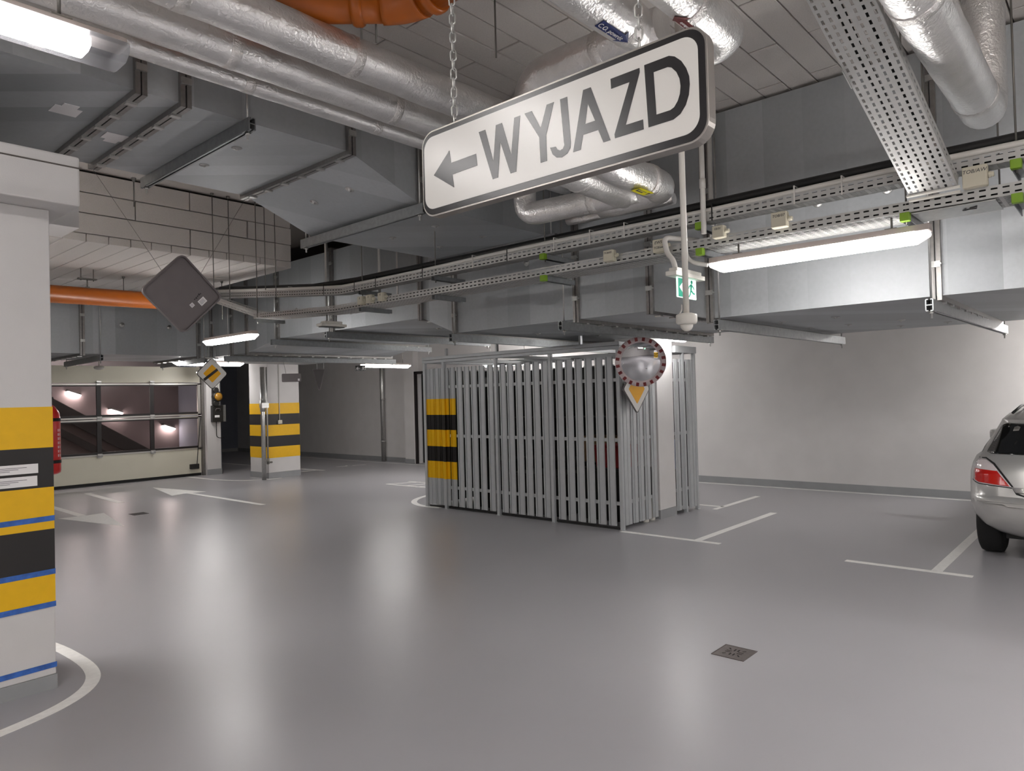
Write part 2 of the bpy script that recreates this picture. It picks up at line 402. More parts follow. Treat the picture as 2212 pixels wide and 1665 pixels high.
for z in (.5, 1.6, 2.6): obj('pipe_clamp', B().cyl((11.52, 14.83, z), (11.52, 14.83, z+.04), .062, 16).box(11.52, 14.82, z, 11.6, 14.84, z+.04), 'steel', t)
# ---------------------------------------------------------------- floor paint
def paint(label, polys, cat='marking', z=.0016):
    c = Vector((sum(p[0] for p in polys[0])/len(polys[0]), sum(p[1] for p in polys[0])/len(polys[0]), 0))
    b = B()
    for q in polys: b.prism(q, lambda u, v, w_: (u, v, w_), 0.0002, z)
    return tag(obj('floor_marking', b, 'line_paint', None, c), label, cat)
def bar(x0, y0, x1, y1, wd):
    d = Vector((x1-x0, y1-y0)); n = Vector((-d.y, d.x)).normalized()*wd/2
    return [(x0+n.x, y0+n.y), (x1+n.x, y1+n.y), (x1-n.x, y1-n.y), (x0-n.x, y0-n.y)]
def ribbon(pts, wd):
    P = [Vector(p) for p in pts]; l, r = [], []
    for i, p in enumerate(P):
        d = (P[min(i+1, len(P)-1)]-P[max(i-1, 0)]).normalized(); n = Vector((-d.y, d.x))*wd/2
        l.append(p+n); r.append(p-n)
    return [(l[i], l[i+1], r[i+1], r[i]) for i in range(len(P)-1)]
def rq(pts, wd): return [[(p.x, p.y) for p in q] for q in ribbon(pts, wd)]
paint('white parking line in a T shape leaving the near cage corner', [bar(6.96, 4.56, 6.96, 3.34, .075), bar(7.0, 3.61, 9.1, 3.61, .085)])
paint('white parking line in a T shape ending under the silver car', [bar(6.93, 2.09, 6.93, 1.09, .075), bar(6.96, 1.36, 11.45, 1.36, .085)])
paint('white parking bay line behind the right end of the cage', [bar(9.24, 4.36, 8.95, 4.36, .07), bar(9.21, 4.72, 9.21, 4.36, .07), bar(9.21, 4.36, 10.4, 4.36, .08)])
paint('long white line along the foot of the right wall', [bar(11.47, 7.9, 11.47, -1.5, .06)])
arc = [(1.12, 6.8), (1.40, 5.98), (1.49, 5.5), (1.51, 5.1), (1.50, 4.85), (1.455, 4.66), (1.36, 4.5), (1.2, 4.37), (1.0, 4.285), (.7, 4.2), (.2, 4.15)]
def smooth(pts, it=2):
    for _ in range(it):
        o = [pts[0]]
        for a, c in zip(pts, pts[1:]): o += [(.75*a[0]+.25*c[0], .75*a[1]+.25*c[1]), (.25*a[0]+.75*c[0], .25*a[1]+.75*c[1])]
        pts = o+[pts[-1]]
    return pts
paint('curved white line around the foot of the left striped column', rq(smooth(arc), .078))
paint('curved white line at the left end of the slatted cage', rq(smooth([(7.9, 8.9), (7.45, 8.75), (7.15, 8.5), (6.99, 8.2), (6.96, 7.95), (7.0, 7.7)]), .09))
paint('painted white arrow pointing away near the closed gate', [[(5.62, 14.53), (5.30, 12.86), (5.55, 12.95), (5.91, 12.86)], bar(5.64, 12.95, 5.66, 10.35, .09)])
paint('painted white arrow pointing this way beside the left column', [[(3.58, 10.19), (3.84, 11.76), (3.56, 11.72), (3.24, 11.78)], bar(3.54, 11.75, 3.56, 13.4, .11)])
paint('short white dash on the floor before the gate', [bar(4.53, 14.72, 4.42, 12.75, .11)])
paint('curved white line between gate jamb and middle column', rq(smooth([(6.9, 15.9), (6.93, 15.2), (7.0, 14.4), (7.25, 13.9), (7.62, 13.7), (7.9, 13.65)]), .07))
paint('white bay line in the dark corner behind the jamb', [bar(9.0, 19.3, 9.15, 15.9, .07)])
paint('white T line right of the middle column', [bar(9.14, 15.9, 9.30, 14.2, .07), bar(8.5, 14.45, 9.25, 14.45, .07)])
paint('white line along the foot of the far wall', [bar(11.2, 19.5, 11.28, 12.8, .06)])
paint('small white painted letters on the floor by the far wall', [bar(9.95, 14.66, 10.2, 14.6, .05), bar(10.2, 14.6, 10.3, 14.75, .05), bar(10.35, 14.55, 10.7, 14.5, .05)])
paint('white painted zigzag lettering left of the cage', [bar(8.4, 10.75, 8.45, 9.6, .05), bar(8.9, 10.7, 8.95, 9.6, .05), bar(8.4, 10.75, 8.95, 10.4, .05), bar(8.4, 10.2, 8.95, 10.05, .05), bar(8.4, 9.9, 8.95, 9.65, .05)])
# floor drains
def drain(label, cx, cy, s, near):
    t = thing('floor_drain', label, 'drain', (cx, cy, 0))
    h = s/2
    obj('shade_plate', B().box(cx-h*.9, cy-h*.9, .0003, cx+h*.9, cy+h*.9, .001), 'shade_black', t)  # dark plate stands in for the shade below the grate
    f = B()
    f.prism([(-h, -h), (h, -h), (h, h), (-h, h)], lambda u, v, w_: (cx+u, cy+v, w_), .0005, .005, [[(-h*.94, -h*.94), (-h*.94, h*.94), (h*.94, h*.94), (h*.94, -h*.94)]])
    obj('frame', f, 'grate_steel', t)
    holes = []
    if near:
        def slot(x, y, a, l, w_):
            c_, s_ = math.cos(a), math.sin(a)
            return [(x+c_*i*l-s_*j*w_, y+s_*i*l+c_*j*w_) for i, j in ((-1, -1), (-1, 1), (1, 1), (1, -1))]
        q = h*.36
        for k in range(4):
            a = k*PI/2
            for o in (-.011, .011): holes.append(slot(math.cos(a)*q-math.sin(a)*o, math.sin(a)*q+math.cos(a)*o, a, .017, .0045))
            a += PI/4; holes.append(slot(math.cos(a)*h*.62, math.sin(a)*h*.62, a, .012, .0045))
    else:
        for k in range(7): x = -h*.75+k*h*.25; holes.append([(x-.004, -h*.7), (x-.004, h*.7), (x+.004, h*.7), (x+.004, -h*.7)])
    g = h*.93
    obj('grate', B().prism([(-g, -g), (g, -g), (g, g), (-g, g)], lambda u, v, w_: (cx+u, cy+v, w_), .002, .004, holes), 'grate_steel' if near else 'box_dark', t)
    return t
drain('square steel floor drain with slots in the near floor', 4.107, 1.90, .205, True)
drain('dark floor drain on the lane by the painted arrows', 4.12, 11.17, .21, False)
# ---------------------------------------------------------------- sectional gate with tinted windows
gt = thing('sectional_gate', 'closed cream sectional gate with tinted window rows', 'gate', (4.65, 16, 0))
X0, X1 = 2.02, 7.24
obj('panel', B().box(X0, 15.96, .06, X1, 16.0, .60), 'door_cream', gt, bevel=.006)
obj('panel', B().box(X0, 15.96, 2.10, X1, 16.0, 2.45), 'door_cream', gt, bevel=.006)
obj('bottom_seal', B().box(X0, 15.965, 0, X1, 15.995, .06), 'rubber', gt)
for z0, z1 in ((.60, 1.345), (1.365, 2.085)):
    obj('rail', B().box(X0, 15.945, z0, X1, 16.0, z0+.03), 'door_alu', gt); obj('rail', B().box(X0, 15.945, z1-.03, X1, 16.0, z1), 'door_alu', gt)
    obj('inner_frame', B().box(X0, 15.955, z0+.03, X1, 15.995, z0+.075).box(X0, 15.955, z1-.055, X1, 15.995, z1-.03), 'door_frame_dark', gt)
    xs = [X1, 6.19, 5.15, 4.11, 3.07, X0]
    for x in xs[1:-1]: obj('mullion', B().box(x-.04, 15.95, z0+.03, x+.04, 15.996, z1-.03), 'door_frame_dark', gt)
    obj('stile', B().box(X1-.06, 15.945, z0, X1, 16.0, z1), 'door_alu', gt); obj('stile', B().box(X0, 15.945, z0, X0+.06, 16.0, z1), 'door_alu', gt)
    for a, c in zip(xs[1:], xs): obj('pane', B().box(a+.04, 15.972, z0+.075, c-.04, 15.978, z1-.055), 'tint', gt)
    for x in xs[1:-1]: obj('hinge', B().box(x-.045, 15.925, z0-.035, x+.045, 15.946, z0+.045).cyl((x-.05, 15.925, z0), (x+.05, 15.925, z0), .014, 8), 'steel', gt)
for x in xs[1:-1]: obj('hinge', B().box(x-.045, 15.925, 2.06, x+.045, 15.946, 2.14).cyl((x-.05, 15.925, 2.1), (x+.05, 15.925, 2.1), .014, 8), 'steel', gt)
obj('guide_rail', B().box(7.25, 15.88, 0, 7.30, 15.98, 2.5), 'duct_flange', gt)
obj('sensor_box', B().box(6.97, 15.90, .16, 7.17, 15.958, .27), 'box_dark', gt, bevel=.006)
obj('spiral_cable', B().tube([(7.13, 15.93, .27), (7.16, 15.93, .6), (7.2, 15.93, 1.0), (7.22, 15.92, 1.3)], .008, 6), 'cable_black', gt)
# signal light and control box on the jamb
t = thing('signal_light', 'small amber signal light on the gate jamb', 'signal light', (7.5, 15.7, 1.75))
obj('bracket', B().box(7.42, 15.70, 1.62, 7.47, 15.78, 1.98), 'box_dark', t)
for z, m in ((1.92, 'box_dark'), (1.62, 'box_dark')): obj('visor', B().lathe([(.05, 0), (.065, .03), (.065, .12), (.05, .13)], (7.46, 15.76, z), (0, -1, 0), 16), m, t)
obj('housing', B().lathe([(.09, 0), (.115, .04), (.115, .14), (.1, .15)], (7.5, 15.76, 1.77), (0, -1, 0), 20), 'box_dark', t)
obj('lens', B().lathe([(.095, 0), (.085, .03), (.05, .05), (0, .055)], (7.5, 15.612, 1.77), (0, -1, 0), 20), 'amber', t)
t = thing('control_box', 'dark grey gate control box with white sticker on the jamb', 'control box', (7.5, 15.7, 1.2))
obj('body', B().box(7.39, 15.68, 1.2, 7.64, 15.78, 1.57), 'box_dark', t, bevel=.01)
obj('side_plate', B().box(7.64, 15.68, 1.2, 7.70, 15.74, 1.58), 'rail_zinc', t)
obj('sticker', B().box(7.44, 15.677, 1.30, 7.55, 15.68, 1.35), 'paper', t)
obj('handle', B().tube(path([(7.46, 15.68, 1.44), (7.46, 15.655, 1.50), (7.56, 15.655, 1.50), (7.56, 15.68, 1.44)], .02), .008, 6), 'sign_back', t)
obj('cable', B().tube(path([(7.5, 15.74, 1.2), (7.5, 15.74, .85), (7.62, 15.74, .82), (7.66, 15.74, .84)], .06), .008, 6), 'cable_black', t)
obj('conduit', B().cyl((7.58, 15.765, 1.58), (7.58, 15.765, 2.5), .012, 8).cyl((7.54, 15.765, 1.58), (7.54, 15.765, 2.5), .009, 8), 'conduit', t)
# ramp beyond the gate
st('wall_ramp', B().box(-2, 18.0, -1, 7.62, 18.2, 6), 'ramp_wall')
st('wall_ramp_end', B().box(-2.2, 16.25, -1, -2, 18, 6), 'ramp_wall')
st('ceiling_ramp', B().box(-2, 16.25, 4.6, 7.62, 18, 4.7), 'ramp_wall')
def rampz(x): return 2.0-.63*(x-4.45)
def wedge(b, y0, y1, h0, h1, x0=-1, x1=7.55):
    return b.hexa([(x1, y0, rampz(x1)+h0), (x0, y0, rampz(x0)+h0), (x0, y1, rampz(x0)+h0), (x1, y1, rampz(x1)+h0)], [(x1, y0, rampz(x1)+h1), (x0, y0, rampz(x0)+h1), (x0, y1, rampz(x0)+h1), (x1, y1, rampz(x1)+h1)])
st('floor_ramp', wedge(B(), 17.5, 18.0, -1.6, -.05), 'ramp')
st('trim_ramp_kerb', wedge(B(), 17.44, 17.6, -.34, 0), 'box_dark')
st('trim_ramp_kerb', wedge(B(), 17.46, 17.5, -.74, -.56), 'box_dark')
for x, z, nm in ((5.28, 1.93, 'highest of three'), (6.15, 1.50, 'middle of three'), (7.35, 1.07, 'lowest of three')):
    t = thing('ramp_light', 'lit wall lamp beyond the gate glass, '+nm, 'wall lamp', (x, 17.9, z), 'ramp wall lamps')
    obj('body', B().obox((x, 17.95, z+.02), (.14, 0, -.05), (0, .05, 0), (.01, 0, .02)), 'box_dark', t)
    obj('diffuser', B().obox((x, 17.94, z-.015), (.13, 0, -.047), (0, .055, 0), (.006, 0, .016)), 'ramp_lamp', t)
# ---------------------------------------------------------------- ventilation ducts
def duct(t, secs, x0, x1, top, axis):
    # secs: list of (a, b, bottom at a, bottom at b) along the axis
    for a, c, za, zc in secs:
        b = B()
        if axis == 'Y': b.hexa([(x0, a, za), (x1, a, za), (x1, c, zc), (x0, c, zc)], [(x0, a, top), (x1, a, top), (x1, c, top), (x0, c, top)])
        else: b.hexa([(a, x0, za), (c, x0, zc), (c, x1, zc), (a, x1, za)], [(a, x0, top), (c, x0, top), (c, x1, top), (a, x1, top)])
        obj('duct_section', b, 'duct_sheet', t)
def flange(t, axis, p, x0, x1, z0, z1, wd=.028, h=.032, nm='flange'):
    # a pair of bolted profile rings round the duct, with clamps
    b = B()
    for d in (-wd-.004, .004):
        q = p+d
        for lo, hi in (((x0-h, z0-h), (x1+h, z0)), ((x0-h, z1), (x1+h, z1+h)), ((x0-h, z0), (x0, z1)), ((x1, z0), (x1+h, z1))):
            if axis == 'Y': b.box(lo[0], q, lo[1], hi[0], q+wd, hi[1])
            else: b.box(q, lo[0], lo[1], q+wd, hi[0], hi[1])
    o = obj(nm, b, 'duct_flange', t)
    k = B(); n = max(2, int((z1-z0)/.35)); m = int((x1-x0)/.24)
    for i in range(n):
        z = z0+(z1-z0)*(i+.5)/n; x = x0-h
        if axis == 'Y': k.box(x-.012, p-.03, z-.02, x+.012, p+.03, z+.02).cyl((x-.03, p-.035, z), (x+.012, p-.035, z), .006, 6)
        else: k.box(p-.03, x-.012, z-.02, p+.03, x+.012, z+.02)
    for i in range(m):
        x = x0+(x1-x0)*(i+.5)/m; z = z0-h
        if axis == 'Y': k.box(x-.02, p-.03, z-.012, x+.02, p+.03, z+.012)
        else: k.box(p-.03, x-.02, z-.012, p+.03, x+.02, z+.012)
    c = obj('clamp', k, 'steel', t); c['kind'] = 'stuff'
    return o
def pin(t, c, ax):
    obj('insulation_pin', B().lathe([(.036, 0), (.036, .002), (.03, .005), (.014, .006), (.013, .009), (.007, .012), (.006, .018)], c, ax, 14), 'steel', t)
FX, BX = 5.43, 8.2
yd = thing('ventilation_duct', 'long galvanised air duct crossing the lane under the ceiling at right', 'duct', (6.8, 3, 2.2))
duct(yd, [(-5, -.9, 2.2, 2.2), (-.9, 1.0, 2.2, 2.2), (1.0, 2.62, 2.2, 2.2)], FX, BX, 3.87, 'Y')
duct(yd, [(2.62, 3.18, 2.2, 2.32), (3.18, 3.98, 2.32, 2.32), (3.98, 5.65, 2.32, 2.32)], FX, BX, 3.87, 'Y')
duct(yd, [(5.65, 6.22, 2.32, 2.54), (6.22, 8.0, 2.54, 2.54), (8.0, 9.4, 2.54, 2.54), (9.4, 10.3, 2.54, 2.385), (10.3, 11.5, 2.385, 2.385)], FX, BX, 3.61, 'Y')
for y, z, tp in ((-.9, 2.2, 3.87), (1.0, 2.2, 3.87), (2.62, 2.2, 3.87), (3.18, 2.32, 3.87), (3.98, 2.32, 3.87), (5.65, 2.32, 3.87), (6.22, 2.54, 3.61), (8.0, 2.54, 3.61), (9.38, 2.54, 3.61), (10.3, 2.385, 3.61), (10.78, 2.385, 3.61)):
    flange(yd, 'Y', y, FX, BX, z, tp)
for y, z in ((1.28, 2.98), (1.75, 2.98), (.2, 2.96), (-.5, 2.9), (4.6, 2.95), (7.2, 3.0), (7.6, 2.75), (6.8, 3.1), (8.9, 2.9)): pin(yd, (FX, y, z), (-1, 0, 0))
for x, y in ((6.25, 1.9), (6.25, 2.35), (7.1, 1.6), (7.1, 2.05), (7.1, 2.4), (7.75, 1.35), (7.75, 1.75), (6.2, .4), (7.1, .3), (6.3, 4.4), (7.1, 4.9), (6.3, 5.2), (6.4, 8.6), (7.3, 8.8), (6.4, 7.0)):
    pin(yd, (x, y, 2.2 if y < 2.62 else 2.32 if y < 5.65 else 2.54), (0, 0, -1))
xd = thing('ventilation_duct', 'big galvanised duct with sloped step at upper left, over the white column', 'duct', (1.5, 4.9, 3.4))
LY, RY = 4.17, 5.68
duct(xd, [(-6.9, -1.2, 3.38, 3.38), (-1.2, 1.58, 3.38, 3.38), (1.58, 1.83, 3.38, 3.38), (1.83, 3.0, 3.38, 3.38), (3.0, 3.66, 3.38, 3.12), (3.66, 5.30, 3.12, 3.12), (5.30, 5.43, 3.12, 3.12)], LY, RY, 3.87, 'X')
for x, z in ((-1.2, 3.38), (.1, 3.38), (1.58, 3.38), (1.83, 3.38), (3.0, 3.38), (3.66, 3.12)): flange(xd, 'X', x, LY, RY, z, 3.87)
for x, y in ((2.4, 4.65), (2.4, 5.15), (.9, 4.65), (.9, 5.15)): pin(xd, (x, y, 3.38), (0, 0, -1))
for x, y in ((3.3, 4.6), (3.3, 5.1)): pin(xd, (x, y, 3.38-.26*(x-3)/.66), Vector((-.37, 0, -.93)))
for x, y in ((4.2, 4.6), (4.2, 5.2), (4.8, 4.6), (4.8, 5.2)): pin(xd, (x, y, 3.12), (0, 0, -1))
for cx, cy, s in ((1.38, 4.72, 1), (1.74, 5.03, -1)):
    q = [(-.11, -.05), (-.04, -.05), (-.04, -.09), (.12, -.09), (.12, .09), (-.04, .09), (-.04, .05), (-.11, .05)]
    obj('paper_patch', B().prism([(cx+u*.8, cy+v*s*.8) for v, u in q], lambda u, v, w_: (u, v, w_), 3.376, 3.379), 'paper', xd)
ed = thing('ventilation_duct', 'galvanised duct above the sectional gate in the background', 'duct', (3, 12.2, 2.39))
duct(ed, [(-6.9, 1.2, 2.39, 2.39), (1.2, 3.5, 2.39, 2.39), (3.5, 5.2, 2.39, 2.39), (5.2, 8.2, 2.39, 2.385)], 11.5, 13.2, 3.14, 'X')
for x in (1.2, 3.5, 5.2, 5.42): flange(ed, 'X', x, 11.5, 13.2, 2.39, 3.14)
for x, z in ((4.05, 2.84), (4.75, 2.84), (2.9, 2.84)): pin(ed, (x, 11.5, z), (0, -1, 0))
# trapeze rails that carry the ducts
def crail(b, p0, p1, up_, w_=.041, h=.075):
    # two back-to-back C channels from p0 to p1
    p0, p1 = Vector(p0), Vector(p1); d = (p1-p0)/2; c = (p0+p1)/2; s = Vector((0, 0, 1)).cross(d).normalized(); z = Vector((0, 0, 1))
    t = .0035
    for sg in (-1, 1):
        b.obox(c+s*sg*w_/2, d, s*t, z*h/2)
    b.obox(c+z*0, d, s*w_/2, z*t)
    for zz in (-h/2, h/2):
        for sg in (-1, 1): b.obox(c+z*zz+s*sg*w_*.33, d, s*w_*.17, z*t)
    return b
def rail(label, x0, x1, y0, y1, z, top=3.9, rods=(0, 1), slots=True):
    t = thing('duct_support', label, 'duct support', (x0, y0, z), 'rails hung under the ducts')
    obj('rail', crail(B(), (x0, y0, z), (x1, y1, z), 1), 'rail_zinc', t)
    d = Vector((x1-x0, y1-y0, 0)); L = d.length; d.normalize()
    for k in rods:
        p = Vector((x0, y0, z))+d*(.06 if k == 0 else L-.06)
        obj('threaded_rod', B().cyl((p.x, p.y, z-.085), (p.x, p.y, top), .0075, 8), 'steel', t)
        obj('nut', B().cyl((p.x, p.y, z-.055), (p.x, p.y, z-.041), .016, 6).box(p.x-.024, p.y-.024, z-.041, p.x+.024, p.y+.024, z-.037), 'steel', t)
    return t
def rails():
    rail('duct rail beside the inclined tray, right of the lamp', 5.28, 8.43, 1.02, .98, 2.13)
    rail('duct rail below the left end of the long ceiling lamp', 5.28, 8.43, 2.51, 2.49, 2.13)
    rail('duct rail just above the round traffic mirror', 5.22, 8.35, 4.03, 4.03, 2.25)
    rail('duct rail running above the left part of the cage', 5.22, 8.35, 5.52, 5.56, 2.25)
    rail('duct rail at the front of the second duct step', 5.25, 8.40, 7.92, 7.95, 2.47)
    rail('duct rail next to the sloping duct step at left', 5.25, 8.40, 9.28, 9.40, 2.47)
    rail('leftmost duct rail, above the hanging square sign', 5.25, 8.40, 10.7, 10.4, 2.31)
rails()
for x, l, z, y0, y1 in ((2.21, 'plain rail under the upper left duct near its edge', 3.34, 4.08, 5.78), (3.62, 'rail at the foot of the sloping duct bottom', 3.07, 4.08, 5.80), (5.22, 'rail under the low end of the upper left duct', 3.08, 4.05, 5.80)):
    rail(l, x, x, y0, y1, z)
for x, l in ((3.73, 'left'), (5.28, 'right')): rail('rail beneath the background duct over the gate, %s one' % l, x, x+.1, 11.4, 13.4, 2.33)
def rod(x, y, z0, z1, label, r=.005):
    t = thing('hanger_rod', label, 'hanger rod', (x, y, z0), 'thin hanger rods')
    obj('rod', B().cyl((x, y, z0), (x, y, z1-.01), r, 8), 'rod_steel', t)
    obj('anchor', B().lathe([(r*1.2, -.03), (r*3.2, -.014), (r*3.6, -.004), (r*3.6, 0)], (x, y, z1), (0, 0, 1), 10), 'rod_steel', t)
# ---------------------------------------------------------------- foil clad pipes
def foil(t, pts, r, bend, bands=(), n=20, nm='pipe'):
    # lagged pipe: slightly lumpy radius along the run
    P = path(pts, bend); Q = []
    for a, c in zip(P, P[1:]):
        k = max(1, int((c-a).length/.12))
        Q += [a.lerp(c, i/k) for i in range(k)]
    Q.append(P[-1]); rr = random.Random(len(Q))
    R = [r*(1+rr.uniform(-.02, .02)) for _ in Q]
    R[0] = R[-1] = r*.9
    obj(nm, B().tube(Q, R, n), 'foil', t)
    for p, d in bands:
        p = Vector(p); d = Vector(d).normalized()
        obj('foil_band', B().tube([p-d*.03, p-d*.026, p+d*.026, p+d*.03], [r*1.0, r*1.035, r*1.035, r*1.0], n), 'foil_tape', t)
def pipe(label, pts, r, bend=.1, bands=()):
    t = thing('lagged_pipe', label, 'pipe', pts[0], 'foil lagged pipes'); foil(t, pts, r, bend, bands); return t
pipe('thick foil-clad pipe, highest in the picture of the three at upper left', [(-6, 3.10, 3.44), (4.9, 3.10, 3.44)], .105, bands=[((1.35, 3.1, 3.44), (1, 0, 0)), ((2.25, 3.1, 3.44), (1, 0, 0)), ((3.4, 3.1, 3.44), (1, 0, 0))])
pipe('thick foil-clad pipe, middle of the three at upper left', [(-6, 3.45, 3.43), (4.9, 3.45, 3.43)], .10, bands=[((1.75, 3.45, 3.43), (1, 0, 0)), ((2.8, 3.45, 3.43), (1, 0, 0)), ((3.6, 3.45, 3.43), (1, 0, 0))])
pipe('thin foil-clad pipe, lowest in the picture of the three at upper left', [(-6, 3.74, 3.42), (5.0, 3.74, 3.42)], .055, bands=[((2.0, 3.74, 3.42), (1, 0, 0)), ((2.9, 3.74, 3.42), (1, 0, 0))])
p1 = pipe('foil-clad pipe with blue arrow label above the hanging exit-lane sign', [(-5, 1.81, 3.40), (3.12, 1.81, 3.40)], .105, bands=[((1.6, 1.81, 3.4), (1, 0, 0)), ((2.93, 1.81, 3.4), (1, 0, 0))])
pb = pipe('foil-clad branch pipe turning left and down behind the hanging sign', [(3.08, 1.70, 3.40), (3.08, 2.55, 3.40), (3.08, 2.55, 2.97), (4.20, 2.62, 2.97)], .10, .16, bands=[((3.08, 2.05, 3.4), (0, 1, 0)), ((3.6, 2.59, 2.97), (1, .06, 0))])
p2 = pipe('foil-clad pipe with red arrow label, ending at the upper right of sign', [(-5, 1.53, 3.40), (3.44, 1.50, 3.40), (3.44, 2.34, 3.40), (3.44, 2.34, 2.97), (4.24, 2.34, 2.97), (4.20, 2.85, 2.95)], .10, .15, bands=[((2.98, 1.5, 3.4), (1, 0, 0)), ((3.98, 2.33, 2.97), (1, 0, 0))])
pipe('foil-clad cross pipe with upturned left end below the sign', [(4.16, 2.5, 2.97), (4.06, 3.44, 2.97), (4.06, 3.44, 3.88)], .085, .11, bands=[((4.12, 2.85, 2.97), (-.1, 1, 0))])
pipe('short thin foil-clad pipe stub under the sign', [(4.36, 2.35, 2.93), (4.30, 3.22, 2.93)], .042, .1)
pr = pipe('wide foil-clad pipe at upper right ending in a wrapped bend', [(-3, .60, 3.10), (4.72, .60, 3.10), (4.72, .60, 3.86)], .105, .17, bands=[((3.05, .6, 3.1), (1, 0, 0)), ((4.35, .6, 3.1), (1, 0, 0))])
# arrow labels wrapped on the pipes
def wraplabel(t, x, y, z, r, poly, a0, m, s=1):
    # poly in (along pipe, around pipe); a0 = centre angle seen from below
    obj('arrow_label', B().prism(poly, lambda u, v, w_: (x+u*s, y+(r+w_)*math.sin(a0+v/r), z-(r+w_)*math.cos(a0+v/r)), .003, .0045), m, t)
def seg(poly, n=6):
    return poly
arrow = [(-.12, -.025), (.06, -.025), (.06, -.048), (.12, 0), (.06, .048), (.06, .025), (-.12, .025)]
arrow = [(-.12, -.025), (-.06, -.025), (0, -.025), (.06, -.025), (.06, -.046), (.12, 0), (.06, .046), (.06, .025), (0, .025), (-.06, .025), (-.12, .025)]
wraplabel(p1, 2.80, 1.81, 3.40, .105, arrow, -.12, 'label_blue')
wraplabel(p2, 3.0, 1.50, 3.40, .10, arrow, .25, 'label_red', -1)
text('lettering', 'C.O. powrót', 'paper', p1, (2.772, 1.7965, 3.2875), (1, 0, 0), (0, -1, .12), .036)
ca = .25
text('lettering', 'C.O. zasilanie', 'paper', p2, (3.02, 1.50+.108*math.sin(ca), 3.40-.108*math.cos(ca)), (-1, 0, 0), (0, math.cos(ca), math.sin(ca)), .030)
yl = B().box(3.78, 2.26, 2.862, 3.93, 2.335, 2.8635)
yl = obj('warning_label', yl, 'label_yellow', p2)
b = B().box(3.81, 2.285, 2.8612, 3.885, 2.291, 2.862).box(3.80, 2.30, 2.8612, 3.87, 2.312, 2.862)
for x in (3.795, 3.915): b.prism([(x-.012, 2.28), (x+.012, 2.28), (x, 2.315)], lambda u, v, w_: (u, v, w_), 2.861, 2.862)
obj('print', b, 'ink', yl)
# orange sewer pipes
t = thing('sewer_pipe', 'orange plastic sewer pipe with elbow near the ceiling above the pipes', 'pipe', (2.1, 2.9, 3.66))
obj('pipe', B().tube([(1.55, 3.62, 3.63), (2.33, 2.80, 3.63)], .085, 20), 'orange_pvc', t)
obj('elbow', B().tube(elbow((2.25, 2.884, 3.63), (2.36, 2.77, 3.63), (2.38, 2.60, 3.63), .12), .094, 20), 'orange_pvc', t)
obj('pipe', B().tube([(2.38, 2.66, 3.63), (2.42, .4, 3.66), (2.42, -3, 3.7)], .085, 20), 'orange_pvc', t)
for p, d in (((2.19, 2.947, 3.63), (.69, -.72, 0)), ((2.383, 2.58, 3.63), (.02, -1, 0))):
    p, d = Vector(p), Vector(d); obj('socket_ring', B().tube([p-d*.03, p-d*.015, p+d*.015, p+d*.03], [.094, .103, .103, .094], 20), 'orange_pvc', t)
obj('pipe_hanger', B().cyl((1.88, 3.27, 3.6), (1.88, 3.27, 3.9), .012, 8), 'rod_steel', t)
t = thing('sewer_pipe', 'straight orange plastic sewer pipe below the low slab at left', 'pipe', (2.5, 9.05, 2.86))
obj('pipe', B().tube([(-4, 9.05, 2.79), (3.92, 9.0, 2.895)], .10, 20), 'orange_pvc', t)
obj('pipe_clamp', B().tube([(2.80, 9.03, 2.886), (2.83, 9.03, 2.887)], .108, 20), 'steel', t)
obj('hanger', B().cyl((2.815, 9.03, 2.98), (2.815, 9.03, 3.09), .008, 8).box(2.72, 9.0, 3.075, 2.91, 9.06, 3.09).cyl((2.75, 9.03, 3.06), (2.75, 9.03, 3.2), .006, 8).cyl((2.88, 9.03, 3.06), (2.88, 9.03, 3.2), .006, 8), 'rod_steel', t)
# ---------------------------------------------------------------- slatted storage cage
cage = thing('storage_cage', 'galvanised slatted storage cage in the middle with hazard stripes at its left end', 'cage', (7.9, 6.3, 0))
def slat_mesh():
    # sheet slat: broad face, side steps and narrow lips
    b = B(); prof = [(-.056, .015), (-.050, 0), (.016, 0), (.020, .017), (.029, .017), (.033, .003), (.050, .003), (.055, .016)]
    t = .0015; z0, z1 = .045, 2.04
    a = [(x, y) for x, y in prof]; poly = a+[(x, y+t*2) for x, y in reversed(prof)]
    b.prism(poly, lambda u, v, w_: (v, u, w_), z0, z1)
    bmesh.ops.recalc_face_normals(b.m, faces=b.m.faces)
    me = bpy.data.meshes.new('slat'); b.m.to_mesh(me); b.m.free(); return me
SL = slat_mesh(); SL.materials.append(M['cage_zinc'])
# hazard striped slats: paint bands up the sheet
ms = mat('cage_striped', (.68, .69, .695), .48, metal=.4); nt = ms.node_tree; N = nt.nodes; pn = N['Principled BSDF']
g = N.new('ShaderNodeNewGeometry'); sx = N.new('ShaderNodeSeparateXYZ'); nt.links.new(g.outputs['Position'], sx.inputs[0])
mr = N.new('ShaderNodeMapRange'); mr.inputs[2].default_value = 2.0; nt.links.new(sx.outputs[2], mr.inputs[0])
rp = N.new('ShaderNodeValToRGB'); rp.color_ramp.interpolation = 'CONSTANT'; nt.links.new(mr.outputs[0], rp.inputs[0])
zc, yc, kc = lin((.68, .69, .695)), lin((.90, .70, 0)), lin((.13, .12, .12))
lv = [(0, zc), (.428, yc), (.672, kc), (.898, yc), (1.136, kc), (1.354, yc), (1.591, zc)]
for i, (z, c) in enumerate(lv):
    e = rp.color_ramp.elements[i] if i < 2 else rp.color_ramp.elements.new(z/2)
    e.position = z/2; e.color = (*c, 1)
nt.links.new(rp.outputs[0], pn.inputs['Base Color'])
SS = SL.copy(); SS.materials.clear(); SS.materials.append(ms)
CX = 7.0
for y in (7.925, 7.85, 7.735, 7.62, 7.54, 7.405): put('slat', SS, cage, (CX+.0, y, 0))
